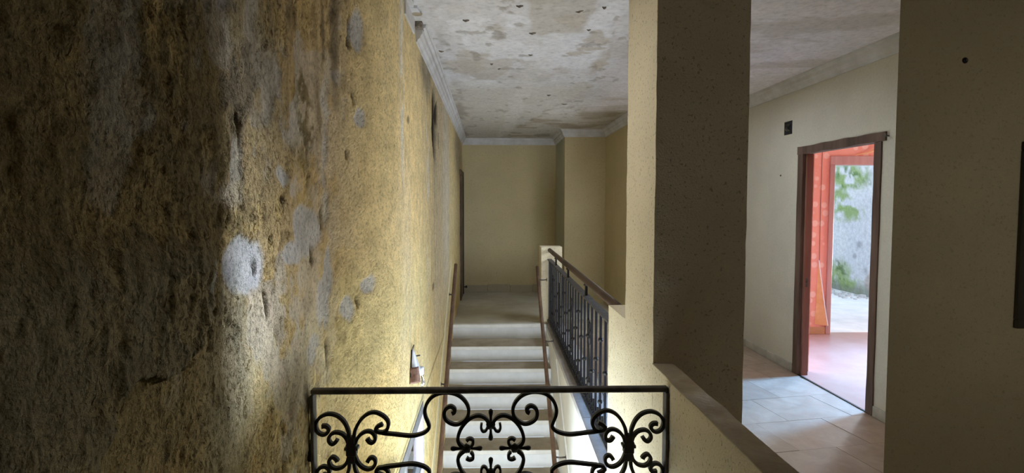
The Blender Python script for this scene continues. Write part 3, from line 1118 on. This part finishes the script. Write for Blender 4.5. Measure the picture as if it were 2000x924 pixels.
BY0, BY1 = 3.10, 7.06
BAL = empty('balustrade', (bx(5.1), 5.1, 0))
tag(BAL, 'black wrought iron balustrade with dark wooden top rail above the stairs', 'balustrade')
g = G().tube([(bx(y), y, .972) for y in np.linspace(3.09, 7.05, 9)], .027, 12)
g.build('top_rail', M['wood_dark'], BAL, True)
R = []
for y in (BY0, BY1):
    x = bx(y)
    R.append([(x - .028, y, .842), (x + .028, y, .842), (x + .028, y, .856), (x - .028, y, .856)])
G().rings(R).build('middle_rail', M['iron_dusty'], BAL)
R = [[(p[0], p[1], p[2] - .807) for p in r] for r in R]
G().rings(R).build('bottom_rail', M['iron_dusty'], BAL)
for y in (3.15, 4.2, 5.25, 6.3):
    g = G().box(bx(y) - .009, bx(y) + .009, y - .014, y + .014, .85, .955)
    g.lathe([(.0, -.004), (.018, -.002), (.022, .006), (.016, .014), (0, .016)], (bx(y), y, .935), 8)
    g.build('rail_support', M['iron'], BAL)
ys_b = [BY0 + .02 + i * (BY1 - BY0 - .04) / 24 for i in range(25)]
first = None
knot_m = None
for i, y in enumerate(ys_b):
    w = .0075 if i not in (0, 24) else .012
    if i in (0, 24):
        G().box(bx(y) - w, bx(y) + w, y - w, y + w, .0, .843).build('end_post', M['iron'], BAL)
        continue
    if first is None:
        first = G().box(bx(y) - w, bx(y) + w, y - w, y + w, .045, .843).build('baluster', M['rail_blue'], BAL)
        b = first
    else:
        b = dup(first, (bx(y) - bx(ys_b[1]), y - ys_b[1], 0), BAL, False)
    zk = (.56, .33, .47, .65, .47, .33)[i % 6]
    for zz in (zk,) if i % 3 else (zk, .22):
        if knot_m is None:
            k = G().lathe([(.006, -.018), (.016, -.008), (.019, 0), (.016, .008), (.006, .018)], (bx(y), y, zz), 8).build('knot', M['iron'], b, True)
            knot_m = k
        else:
            k = dup(knot_m, np.array([bx(y), y, zz - .018]) - WORLD[knot_m.name], b, False)
# scroll feet between the bars along the bottom rail
fy = lambda a, b_, d_: (bx(a) + d_, a, b_)
sc0 = None
for i in range(24):
    y = (ys_b[i] + ys_b[i + 1]) / 2
    if sc0 is None:
        P = catmull([(y - .045, .045), (y - .062, .075), (y - .045, .105), (y - .018, .10), (y - .012, .075), (y - .03, .068)], 4)
        Q = [(2 * y - a, b_) for a, b_ in P]
        g = G().ribbon(P, .007, .014, fy).ribbon(Q, .007, .014, fy)
        g.ribbon(catmull([(y, .045), (y - .010, .09), (y, .15), (y + .010, .09), (y, .045)], 4), .006, .012, fy)
        sc0 = g.build('foot_scroll', M['iron'], BAL)
        ysc = y
    else:
        dup(sc0, (bx(y) - bx(ysc), y - ysc, 0), BAL, False)
# lyre ornaments between bars
ly0 = None
for i in (5, 11, 17, 21):
    y = (ys_b[i] + ys_b[i + 1]) / 2
    if ly0 is None:
        g = G()
        for s in (-1, 1):
            P = catmull([(y, .20), (y + s * .03, .33), (y + s * .065, .50), (y + s * .085, .60), (y + s * .07, .675), (y + s * .03, .675), (y + s * .015, .63),
                         (y + s * .035, .60), (y + s * .055, .625)], 5)
            g.ribbon(P, .009, .014, fy)
            P = catmull([(y, .20), (y + s * .035, .19), (y + s * .05, .225), (y + s * .03, .25), (y + s * .015, .235)], 4)
            g.ribbon(P, .008, .014, fy)
        g.lathe([(.006, -.03), (.02, -.012), (.02, .012), (.006, .03)], (bx(y), y, .21), 8)
        g.lathe([(.004, -.05), (.014, -.02), (.016, .0), (.004, .05)], (bx(y), y, .56), 8)
        ly0 = g.build('lyre_scroll', M['iron'], BAL)
        yl = y
    else:
        dup(ly0, (bx(y) - bx(yl), y - yl, 0), BAL, False)
# a twist of wire hanging by the near end
y = 3.62
g = G().tube([np.array((bx(y) - .012 + .002 * k, y + a, b_)) for k, (a, b_) in enumerate(catmull([(0, .42), (.03, .38), (.05, .33), (.01, .30), (-.02, .27), (.0, .22), (.03, .25), (.01, .32)], 4))], .004, 6)
g.build('wire_twist', M['iron_dusty'], BAL)

# ------------------------------------------------------------------ wrought iron railing across the stairwell
GY = 2.04
GC = 958.6


def gpt(c):
    """traced point -> (x, z) on the railing plane"""
    u, v = 580 + c[0] / 4.762, 740 + c[1] / 4.762
    p = seen(u, v, 'y', GY)
    return p[0], p[2]


XC = seen(GC, 880, 'y', GY)[0]
ZM = gpt((500, 664))[1]
GATE = empty('iron_railing', (XC, GY, 2 * ZM - .86))
tag(GATE, 'black wrought iron railing panel with scrolls across the near end of the stairwell', 'railing')
gx0, gx1 = gpt((160, 200))[0], 2 * XC - gpt((160, 200))[0]
ztop = gpt((600, 112))[1]
zbot = 2 * ZM - ztop
ff = lambda a, b, d: (a, GY + d, b)
# frame bars
gl, gr = gx0 - .004, gx1 + .004
G().bbox(gl - .006, gr + .006, GY - .015, GY + .015, ztop - .010, ztop + .010, .004).build('top_bar', M['iron_dusty'], GATE)
G().bbox(gl - .006, gr + .006, GY - .015, GY + .015, zbot - .010, zbot + .010, .004).build('bottom_bar', M['iron_dusty'], GATE)
for x in (gl, gr):
    G().bbox(x - .006, x + .006, GY - .022, GY + .022, zbot + .010, ztop - .010, .002).build('side_bar', M['iron_dusty'], GATE)
for x0, x1 in ((gl - .05, gl - .005), (gr + .005, XR + .004)):
    G().bbox(x0, x1, GY - .02, GY + .02, ZM - .037, ZM + .037, .003).build('wall_bracket', M['iron'], GATE)

curves = {
    'outer_big': [(488, 600), (487, 540), (478, 480), (440, 400), (380, 345), (300, 325), (225, 350), (184, 400), (178, 450), (200, 498), (245, 518), (285, 500), (297, 465), (272, 440), (232, 440)],
    'outer_small': [(486, 640), (478, 595), (460, 550), (420, 510), (360, 497), (315, 518), (297, 560), (310, 593), (335, 604), (363, 585), (376, 563)],
    'inner_big': [(525, 600), (530, 540), (545, 470), (590, 385), (650, 330), (720, 310), (790, 335), (840, 380), (851, 430), (832, 478), (790, 497), (750, 490), (735, 465), (755, 440), (797, 420)],
    'inner_small': [(532, 640), (545, 597), (565, 550), (600, 510), (650, 487), (695, 495), (725, 530), (726, 570), (703, 592), (675, 585), (653, 553)],
    'loop': [(775, 494), (820, 505), (900, 513), (980, 522), (1060, 528), (1130, 518), (1195, 492), (1230, 452), (1222, 410), (1197, 350), (1190, 290), (1212, 222), (1260, 165), (1330, 133), (1420, 128), (1500, 152),
             (1560, 202), (1595, 270), (1590, 340), (1550, 392), (1490, 422), (1430, 412), (1383, 375), (1370, 320), (1388, 275), (1430, 256), (1465, 278), (1462, 308), (1440, 320)],
    'ring': [(1792, 425), (1775, 393), (1740, 357), (1690, 341), (1632, 355), (1572, 400), (1522, 470), (1497, 550), (1512, 602), (1548, 636)],
    'rosette_hook': [(1618, 628), (1636, 600), (1635, 568), (1605, 556), (1576, 572)],
}
pieces = []
for nm, P in curves.items():
    path = catmull([gpt(p) for p in P], 5)
    n = len(path)
    wd = .0125 if nm not in ('rosette_hook',) else .011
    ws = [wd * (1 if i < n * .75 else 1 + .25 * (i / n - .75) / .25) for i in range(n)]
    for mx in (0, 1):
        for mz in (0, 1):
            if nm in () and mz:
                continue
            Q = [((2 * XC - a) if mx else a, (2 * ZM - b) if mz else b) for a, b in path]
            G().ribbon(Q, ws, .017, ff).build('scroll', M['iron'], GATE)
# collars of the two butterflies
for x in (gpt((510, 640))[0], 2 * XC - gpt((510, 640))[0]):
    g = G().bbox(x - .020, x + .020, GY - .016, GY + .016, ZM - .02, ZM + .03, .004)
    for s in (-1, 1):
        g.bbox(x + s * .022 - .004, x + s * .022 + .004, GY - .018, GY + .018, ZM + .004, ZM + .016, .002)
    g.bbox(x - .015, x + .015, GY - .014, GY + .014, ZM - .05, ZM + .055, .004)
    g.build('collar', M['iron'], GATE)


def club(cx_, cz_, horiz, L=.062):
    g = G()
    prof = [(.0035, -L), (.0085, -L + .004), (.0095, -L + .012), (.0055, -L + .03), (.0045, -.015), (.0045, .015), (.0055, L - .03), (.0095, L - .012), (.0085, L - .004), (.0035, L)]
    g.lathe(prof, (cx_, GY, cz_), 10, 'x' if horiz else 'z')
    # little lumpy boss in the middle
    g.lathe([(.004, -.013), (.014, -.010), (.018, -.003), (.018, .003), (.014, .010), (.004, .013)], (cx_, GY, cz_), 8, 'y')
    for a in range(5):
        an = a * 2 * math.pi / 5 + .4
        g.lathe([(.0, -.012), (.007, -.006), (.007, .006), (0, .012)], (cx_ + .012 * math.cos(an), GY, cz_ + .012 * math.sin(an)), 6, 'y')
    return g


xl, zl_ = gpt((1577, 652))
for x in (xl, 2 * XC - xl):
    club(x, ZM + .0025, True).build('rosette', M['iron'], GATE, True)
xf, zf = gpt((1803, 428))
hook = [(1772, 452), (1755, 482), (1728, 487), (1713, 455), (1718, 412)]
for z, mz in ((zf, 0), (2 * ZM - zf, 1)):
    club(XC, z, False).build('finial', M['iron'], GATE, True)
    for mx in (0, 1):
        Q = [((2 * XC - a) if mx else a, (2 * ZM - b) if mz else b) for a, b in catmull([gpt(p) for p in hook], 5)]
        G().ribbon(Q, .009, .014, ff).build('hook', M['iron'], GATE)


# ------------------------------------------------------------------ crown mouldings
PROF = [(0, -.112), (.012, -.112), (.016, -.098), (.030, -.088), (.036, -.070), (.046, -.058), (.050, -.030), (.066, -.020), (.070, -.004), (.082, -.002), (.082, .01), (0, .01)]


def crown(name, path, inward, label, m=None, z=CEIL, bumpy=0):
    """path: list of (x,y) along the wall, inward: side of the room (+1 left of travel)"""
    R = []
    n = len(path)
    for i, p in enumerate(path):
        p = np.array(p, float)
        ns = []
        for a, b in ((i - 1, i), (i, i + 1)):
            if a >= 0 and b < n:
                d = np.array(path[b], float) - np.array(path[a], float)
                d /= np.linalg.norm(d)
                ns.append(np.array([-d[1], d[0]]) * inward)
        if len(ns) == 1:
            off = ns[0]
        else:
            s = ns[0] + ns[1]
            off = s / max(1 + ns[0] @ ns[1], .2)
        j = (vnoise(i * .9, 0, 7) - .5) * bumpy
        R.append([(p[0] + off[0] * (a + j), p[1] + off[1] * (a + j), z + h) for a, h in PROF])
    if inward > 0:
        R = [r[::-1] for r in R]
    o = G().rings(R).build(name, m or M['crown'])
    return structure(o, label, 'moulding')


lp = [(-.476, y) for y in np.linspace(3.56, YB + .0, 26)]
c1 = crown('trim_3', lp, -1, 'grey cracked crown moulding along the left wall, broken off at its near end', bumpy=.006)
# hollow broken end: backing strip of dark old plaster, ragged
G().bbox(-.477, -.425, 3.50, 3.60, 2.705, 2.742, .003).build('broken_end', M['flake'], c1)
crown('trim_4', [(-.476, YB), (1.19, YB), (1.19, 8.45), (1.83, 8.45), (1.83, 6.35), (XW, 6.35), (XW, 2.56)], -1, 'grey crown moulding around the landing and corridor walls')
# leftover stub of moulding bed nearer the viewer
g = G()
for y0, y1, x1 in ((2.75, 3.08, -.418), (3.08, 3.22, -.440), (3.22, 3.44, -.425)):
    xx = float(left_x(y0)) - .01
    P = [(xx, y0), (x1 + random.uniform(-.006, .006), y0 + .01), (x1 + .012, (y0 + y1) / 2), (x1 + random.uniform(-.006, .006), y1), (xx, y1)]
    g.prism(P, CEIL - .016, CEIL + .004)
    g.add([(xx, y0, CEIL - .1), (xx + .022, y0, CEIL - .1), (xx + .022, y1, CEIL - .1), (xx, y1, CEIL - .1), (xx, y0, CEIL), (xx + .022, y0, CEIL), (xx + .022, y1, CEIL), (xx, y1, CEIL)],
          [(0, 3, 2, 1), (4, 5, 6, 7), (0, 1, 5, 4), (1, 2, 6, 5), (2, 3, 7, 6), (3, 0, 4, 7)])
o = g.build('trim_5', M['crown'])
structure(o, 'leftover stub of moulding at the ceiling edge nearer than the broken end', 'moulding')
for y in (2.98, 3.33):
    G().lathe([(.0, -.002), (.032, -.002), (.032, .002), (0, .002)], (-.435, y, CEIL - .0155), 16).build('disc_mark', M['ledge'], o)

# ------------------------------------------------------------------ doorway 1 (raw brown frame)
D1 = empty('door_1', (XW, (DY0 + DY1) / 2, 0))
tag(D1, 'raw brown wooden door frame without a door, opening to the coral room', 'doorway', kind='structure')


def rough_bar(x0, x1, y0, y1, z0, z1, axis, seed, amp=.004):
    """board with an uneven front edge"""
    n = 22
    R = []
    lo, hi = ((y0, y1), (z0, z1))[axis == 'z']
    for i in range(n + 1):
        s = lo + (hi - lo) * i / n
        j = [(vnoise(s * 7, k * 3.3, seed) - .5) * 2 * amp for k in range(4)]
        if axis == 'z':
            R.append([(x0, y0 + j[0], s), (x1, y0, s), (x1, y1, s), (x0, y1 + j[1], s)])
        else:
            R.append([(x0, s, z0 + j[0]), (x0, s, z1 + j[1]), (x1, s, z1), (x1, s, z0)])
    return G().rings(R)


fx0, fx1 = XW - .012, XW + .062
rough_bar(fx0, fx1, 4.85, 4.93, 0, 2.03, 'z', 3).build('jamb', M['frame'], D1)
G().box(fx0 + .03, fx1 + .012, 4.826, 4.852, .0, 2.03).build('stop', M['frame_red'], D1)
rough_bar(fx0, fx1, 3.875, 3.945, 0, 2.03, 'z', 5).build('jamb', M['frame'], D1)
G().box(fx0 + .03, fx1 + .012, 3.943, 3.955, .0, 2.03).build('stop', M['frame_red'], D1)
rough_bar(fx0, fx1, 3.835, 4.94, 2.03, 2.10, 'y', 8, .006).build('head', M['frame'], D1)
G().box(XW - .004, XW + .012, 3.94, 4.86, -.003, .003).build('threshold_strip', M['black'], D1)
G().bbox(XW + .03, XW + .052, 4.8245, 4.828, .82, .90, .001).build('strike_plate', M['screw_metal'], D1)

# baseboards of the corridor wall
for nm, y0, y1, lb in (('baseboard_right', 4.935, 6.34, 'grey stone baseboard of the corridor wall beyond the doorway'), ('baseboard_right_near', 2.57, 3.868, 'grey stone baseboard of the corridor wall on the near side of the doorway')):
    o = empty(nm, (XW, (y0 + y1) / 2, 0))
    tag(o, lb, 'baseboard', kind='structure')
    y = y0
    while y < y1 - .02:
        e = min(y + .45, y1)
        G().bbox(XW - .016, XW + .001, y + .001, e - .001, -.001, .078, .003).build('baseboard_piece', M['base_stone'], o)
        y = e

# electrical box, screw, plug holes
jb = empty('junction_box', (XW, 5.12, 2.24))
tag(jb, 'open black electrical box set in the corridor wall beside the doorway', 'junction box')
g = G()
y0, y1, z0, z1 = 5.055, 5.185, 2.24, 2.365
for b in ((y0, y1, z0, z0 + .012), (y0, y1, z1 - .012, z1), (y0, y0 + .012, z0, z1), (y1 - .012, y1, z0, z1)):
    g.bbox(XW - .006, XW + .004, *b, .002)
g.build('rim', M['black'], jb)
G().box(XW - .0035, XW + .002, y0 + .01, y1 - .01, z0 + .01, z1 - .01).build('back_plate', M['black'], jb)
g = G()
for k in range(3):
    a = y0 + .04 + .02 * k
    g.tube(catmull([(XW - .004, a, z0 + .03), (XW - .015, a + .02, z0 + .06), (XW - .012, a - .01, z0 + .085), (XW - .005, a + .015, z1 - .03)], 4), .0035, 6)
g.build('wire', M['screw_metal'], jb)
o = G().tube([(XW + .002, 3.815, 2.062), (XW - .03, 3.815, 2.065)], .006, 8).lathe([(0, -.004), (.014, -.003), (.014, .003), (0, .004)], (XW - .03, 3.815, 2.065), 8, 'x').build('screw', M['screw_metal'])
tag(o, 'screw sticking out of the corridor wall at the door frame corner', 'screw')
p = seen(1885, 118, 'y', 2.4)
o = empty('wall_plug', p)
tag(o, 'black wall plug high on the wall at the right edge', 'wall plug')
G().lathe([(.0, -.006), (.006, -.006), (.011, -.004), (.014, 0), (.014, .004), (0, .004)], tuple(p), 12, 'y').build('collar', M['black'], o, True)
G().lathe([(0, -.012), (.005, -.011), (.005, -.004), (0, -.003)], tuple(p), 8, 'y').build('screw_end', M['screw_metal'], o)
o = G().lathe([(0, -.008), (.008, -.006), (.010, .003), (0, .004)], (XW, 5.233, 1.856), 8, 'x').build('nail', M['screw_metal'])
tag(o, 'small nail head in the corridor wall below the electrical box', 'nail')

# dark panel at the right edge
o = empty('cabinet_door', (2.63, 2.39, 1.005))
tag(o, 'dark wooden panel on the wall at the right edge', 'panel')
g = G()
g.bbox(2.408, 2.85, 2.378, 2.402, 1.005, 1.045, .004).bbox(2.408, 2.85, 2.378, 2.402, 1.815, 1.855, .004)
g.bbox(2.408, 2.45, 2.378, 2.402, 1.045, 1.815, .004).bbox(2.81, 2.85, 2.378, 2.402, 1.045, 1.815, .004)
g.build('frame', M['panel_dark'], o)
G().box(2.448, 2.812, 2.388, 2.402, 1.043, 1.817).build('panel', M['panel_dark'], o)

# ------------------------------------------------------------------ far left dark door
D3 = empty('door_3', (-.46, 9.2, 0))
tag(D3, 'dark narrow door edge in the left wall at the back corner', 'door', kind='structure')
G().bbox(-.49, -.440, 9.42, 9.50, 0, 2.14, .004).build('jamb', M['black'], D3)
G().bbox(-.49, -.452, 8.75, 9.42, 0, 2.06, .004).build('leaf', M['wood_dark'], D3)
G().bbox(-.49, -.445, 8.66, 9.42, 2.06, 2.14, .004).build('head', M['wood_dark'], D3)
G().lathe([(0, 0), (.01, .0), (.01, .03), (.022, .035), (.024, .05), (.012, .06), (0, .06)], (-.445, 9.46, .12), 10, 'x').build('door_stop', M['black'], D3, True)

# ------------------------------------------------------------------ wall lamp
LX = -.475
LY = 3.25
lamp = empty('wall_lamp', (LX, LY, .47))
tag(lamp, 'broken wall lamp with pale shield, brown band and bare bulb on the left wall', 'wall lamp')


def half_shell(z0, z1, w0, w1, o0, o1, a0, a1, th, n=8, m=10, sag=0):
    R = []
    for i in range(n + 1):
        s_ = i / n
        z, hw, out = z0 + (z1 - z0) * s_, w0 + (w1 - w0) * s_, o0 + (o1 - o0) * s_
        ring = []
        for k, d_ in [(k, 0) for k in range(m + 1)] + [(k, th) for k in range(m, -1, -1)]:
            a_ = a0 + (a1 - a0) * k / m
            ring.append((LX + .004 + (out - d_) * math.sin(a_), LY - (hw - d_) * math.cos(a_), z - sag * s_ * math.sin(a_)))
        R.append(ring)
    return G().rings(R)


half_shell(.690, .545, .014, .082, .012, .055, 0, math.pi, .003).build('shield', M['lamp_white'], lamp, True)
for a_ in (0, math.pi):
    P = [(LX + .006, LY - (.014 + .070 * s_) * math.cos(a_), .690 - .148 * s_) for s_ in np.linspace(0, 1, 6)]
    G().tube(P, .0042, 6).build('edge_wire', M['black'], lamp)
half_shell(.595, .505, .068, .094, .056, .072, -.05, .95, .004).build('brown_band', M['brown_band'], lamp, True)
G().tube([(LX - .01, LY + .06, .625), (LX + .045, LY + .07, .632)], .005, 8).build('fixing_stud', M['screw_metal'], lamp)
for s_ in (-1, 1):
    G().tube([(LX + .008, LY + s_ * .012, .685), (LX + .014, LY + s_ * .022, .712)], .004, 6).build('shield_clip', M['screw_metal'], lamp)
BX, BY = LX + .052, LY + .055
G().lathe([(.0, .03), (.015, .03), (.018, .02), (.018, -.015), (.014, -.022), (0, -.022)], (BX, BY, .535), 14).build('socket', M['lamp_white'], lamp, True)
G().lathe([(.010, .0), (.012, -.012), (.019, -.030), (.024, -.048), (.021, -.064), (.011, -.075), (.001, -.078)], (BX, BY, .516), 18).build('bulb', M['bulb'], lamp, True)

# ------------------------------------------------------------------ stairwell window
WY0, WY1, WZ0, WZ1 = WIN
W1 = empty('window_1', (-.55, (WY0 + WY1) / 2, WZ0))
tag(W1, 'metal framed stairwell window low in the left wall', 'window', kind='structure')
xi0, xi1 = -.53, -.470
G().bbox(xi0, xi1, WY0, WY1, WZ1 - .085, WZ1, .004).build('top_rail', M['steel'], W1)
G().bbox(xi0, xi1, WY0, WY1, WZ0, WZ0 + .06, .004).build('sill_rail', M['steel'], W1)
G().bbox(xi0, xi1, WY1 - .055, WY1, WZ0 + .06, WZ1 - .07, .004).build('stile', M['mauve'], W1)
G().bbox(xi0, xi1, WY0, WY0 + .055, WZ0 + .06, WZ1 - .07, .004).build('stile', M['mauve'], W1)
G().bbox(xi0 + .01, xi1 - .008, 3.05, 3.09, WZ0 + .06, WZ1 - .07, .003).build('mullion', M['steel'], W1)
G().bbox(xi0 + .01, xi1 - .008, WY0 + .055, WY1 - .055, -.30, -.265, .003).build('transom', M['steel'], W1)
for y0, y1 in ((WY0 + .055, 3.05), (3.09, WY1 - .055)):
    for z0, z1 in ((WZ0 + .06, -.30), (-.265, WZ1 - .07)):
        G().box(-.508, -.504, y0, y1, z0, z1).build('pane', M['pane'], W1)

# what stands outside the stairwell window
o = G().box(-9, -1.0, -2, 40, -3.3, -3.1).build('ground_outside', M['concrete'])
structure(o, 'pale ground outside the stairwell window', 'ground')
# ------------------------------------------------------------------ coral room and courtyard
PY = 6.40                                    # coral wall with second doorway
PX1 = 6.5
QX0, QX1, QZ = 4.10, 5.65, 2.14
g = G()
g.box(XW + .06, QX0, PY, PY + .12, 0, CEIL)
g.box(QX1, PX1, PY, PY + .12, 0, CEIL)
g.box(QX0, QX1, PY, PY + .12, QZ, CEIL)
WP = g.build('wall_coral_back', M['paper'])
structure(WP, 'coral dotted wallpaper wall seen through the doorway', 'wall')
# wallpaper seam and a peeled flap
G().tube([(3.995, PY - .001, 2.6), (3.99, PY - .002, 1.6), (4.0, PY - .001, .6)], .0035, 4).build('paper_seam', M['frame_red'], WP)
G().add([(3.985, PY - .003, .90), (3.96, PY - .004, .12), (4.085, PY - .05, .11), (4.04, PY - .02, .45), (3.985, PY + .002, .90), (3.96, PY + .002, .12), (4.085, PY - .047, .11), (4.04, PY - .017, .45)],
        [(0, 1, 2, 3), (7, 6, 5, 4), (0, 4, 5, 1), (1, 5, 6, 2), (2, 6, 7, 3), (3, 7, 4, 0)]).build('peeled_flap', M['paper_flap'], WP)
G().tube([(4.09, PY - .05, .11), (4.045, PY - .02, .46), (3.987, PY - .004, .9)], .006, 6).build('flap_edge', M['white_wall'], WP)
pf = catmull([(4.62, PY - .012, 2.42), (4.66, PY - .03, 2.36), (4.65, PY - .03, 2.27), (4.56, PY - .02, 2.20), (4.40, PY - .005, 2.17)], 5)
G().tube(pf, [.003 + .010 * math.sin(math.pi * i / (len(pf) - 1)) for i in range(len(pf))], 6).build('curled_tear', M['paper_flap'], WP)
o = G().bbox(XW + .07, 4.085, PY - .016, PY + .001, 0, .085, .004).build('baseboard_coral', M['base_wood'])
structure(o, 'varnished wooden baseboard under the coral wallpaper', 'baseboard')
D2 = empty('door_2', ((QX0 + QX1) / 2, PY, 0))
tag(D2, 'mauve brown door frame in the coral wall opening to the courtyard', 'doorway', kind='structure')
for x0, x1 in ((QX0 - .015, QX0 + .045), (QX1 - .045, QX1 + .015)):
    G().bbox(x0, x1, PY - .02, PY + .14, 0, QZ - .09, .004).build('jamb', M['frame_pink'], D2)
G().bbox(QX0 + .045, QX0 + .075, PY + .03, PY + .10, .48, QZ - .09, .003).build('stop', M['mauve'], D2)
G().bbox(QX0 - .015, QX1 + .015, PY - .02, PY + .14, QZ - .09, QZ + .012, .004).build('head', M['frame_pink'], D2)
# room shell
BW0, BW1, BZ0, BZ1 = 4.98, 6.2, .08, 2.3
g = G()
g.box(PX1, PX1 + .12, 1.5, BW0, 0, CEIL).box(PX1, PX1 + .12, BW1, PY + .12, 0, CEIL)
g.box(PX1, PX1 + .12, BW0, BW1, 0, BZ0).box(PX1, PX1 + .12, BW0, BW1, BZ1, CEIL)
o = g.build('wall_coral_right', M['paper'])
structure(o, 'coral wall with the balcony window', 'wall')
o = G().box(XW + .06, PX1, 1.5, 1.62, 0, CEIL).build('wall_coral_near', M['paper'])
structure(o, 'near coral wall of the dotted wallpaper room', 'wall')
o = G().box(XW + .061, XW + .15, 1.6, DY0 - .03, 0, CEIL).box(XW + .061, XW + .15, DY1 + .01, PY, 0, CEIL).build('wall_coral_left', M['paper'])
structure(o, 'coral side of the doorway wall', 'wall')
o = G().box(XW + .06, PX1 + .12, 1.5, PY + .12, CEIL, CEIL + .15).build('ceiling_coral', M['white_wall'])
structure(o, 'white ceiling of the coral room', 'ceiling')
M['coral_floor'] = two_tone('pale_rose_floor', (.40, .22, .17), (.47, .29, .235), 2.5, .28, 20, .1, .003, spec=.45)
o = G().box(XW + .012, PX1 + .1, 1.5, PY + .07, -.2, 0).build('floor_coral', M['coral_floor'])
structure(o, 'pale rosy floor of the coral room', 'floor')
W2 = empty('window_2', (PX1, (BW0 + BW1) / 2, BZ0))
tag(W2, 'balcony window frame in the coral room', 'window', kind='structure')
for y0, y1, z0, z1 in ((BW0, BW0 + .05, BZ0, BZ1), (BW1 - .05, BW1, BZ0, BZ1), (BW0 + .05, BW1 - .05, BZ1 - .05, BZ1), (BW0 + .05, BW1 - .05, BZ0, BZ0 + .05)):
    G().bbox(PX1 + .03, PX1 + .08, y0, y1, z0, z1, .003).build('frame_bar', M['frame_red'], W2)

# courtyard
o = G().box(2.9, 8, PY + .07, 13, -.2, -.004).build('floor_courtyard', M['concrete'])
structure(o, 'bright pale concrete floor of the courtyard', 'floor')
CYW = 6.47
ys = np.arange(6.53, 12.6, .035)
zs = np.arange(0, 3.21, .035)
Y, Z = np.meshgrid(ys, zs, indexing='ij')
C = np.zeros(Y.shape + (3,))
C[:] = (.70, .73, .76)


def layc(mask, c):
    global C
    m = np.clip(mask, 0, 1)[..., None]
    C = C * (1 - m) + np.array(c) * m


n1, n2 = fbm(Y * 1.5, Z * 1.5, 3, 5), fbm(Y * 5, Z * 5, 13, 5)
layc(sst(.5, .6, n1) * .5, (.58, .62, .68))


def cb(u, v, ru, rv):
    p = seen(u, v, 'x', CYW)
    q = seen(u + ru, v, 'x', CYW)
    return 1 - sst(.6, 1.25, np.sqrt(((Y - p[1]) / (q[1] - p[1])) ** 2 + ((Z - p[2]) / (rv * p[1] / FPX)) ** 2) + (n2 - .5) * 1.6)


for b in ((1655, 345, 50, 30), (1640, 390, 22, 40), (1660, 415, 28, 18), (1640, 545, 28, 38), (1668, 565, 40, 20), (1712, 370, 6, 30)):
    layc(cb(*b) * .85 * sst(.32, .5, n2), (.25, .38, .09))
layc(cb(1650, 350, 40, 25) * sst(.5, .6, fbm(Y * 9, Z * 9, 33, 3)) * .9, (.13, .24, .08))
layc(cb(1642, 540, 20, 30) * sst(.5, .6, fbm(Y * 9, Z * 9, 35, 3)) * .8, (.09, .15, .05))
layc(sst(.22, .05, Z + (n2 - .5) * .3) * .8, (.24, .27, .22))
layc(cb(1700, 545, 10, 22) * .8, (.45, .38, .34))
for b in ((1678, 480, 7, 9), (1690, 530, 6, 12), (1668, 500, 5, 6)):
    layc(cb(*b) * .7, (.30, .32, .36))
Xc = CYW + .03 * (fbm(Y * 4, Z * 4, 23) - .5)
V = np.stack([Xc, Y, Z], -1).reshape(-1, 3)
k = len(zs)
F = [(i * k + j, i * k + j + 1, (i + 1) * k + j + 1, (i + 1) * k + j) for i in range(len(ys) - 1) for j in range(k - 1)
     if not (6.9 < ys[i] < 8.6 and zs[j] < 2.25)]  # opening cut for the added courtyard lamp
CW = mk('wall_courtyard', V, F, M['moss'], smooth=True, col=C.reshape(-1, 3))
structure(CW, 'whitewashed courtyard wall with green moss', 'wall')
G().box(CYW + .03, CYW + .2, 6.53, 6.9, 0, 3.2).box(CYW + .03, CYW + .2, 8.62, 12.6, 0, 3.2).box(CYW + .03, CYW + .2, 6.9, 8.62, 2.26, 3.2).build('masonry', M['concrete'], CW)
o = G().box(2.9, 6.5, 12.5, 12.7, 0, 3.2).build('wall_courtyard_back', M['concrete'])
structure(o, 'far end wall of the courtyard', 'wall')
o = G().box(2.9, 3.05, 6.55, 12.5, 0, 3.2).build('wall_courtyard_left', M['concrete'])
structure(o, 'left side wall of the courtyard', 'wall')
# rubble strip along the foot of the courtyard wall
placed = []
for i in range(400):
    if len(placed) >= 48:
        break
    r = random.uniform(.022, .085)
    y = 8.75 + 2.2 * random.random()
    x = CYW - .06 - r - random.random() ** 1.6 * .40
    if any((x - a) ** 2 + (y - b) ** 2 < (1.35 * (r + c)) ** 2 for a, b, c in placed):
        continue
    placed.append((x, y, r))
    hgt = r * random.uniform(.25, .8)
    m_ = 7
    a0 = random.random() * 6
    P = [(x + r * random.uniform(.6, 1.1) * math.cos(a0 + a * 2 * math.pi / m_), y + r * random.uniform(.6, 1.3) * math.sin(a0 + a * 2 * math.pi / m_)) for a in range(m_)]
    o = G().prism(P, -.004, hgt).build('plaster_fragment', M['rubble'])
    tag(o, 'fragment of broken plaster at the foot of the mossy courtyard wall', 'rubble', 'broken plaster along the courtyard wall')
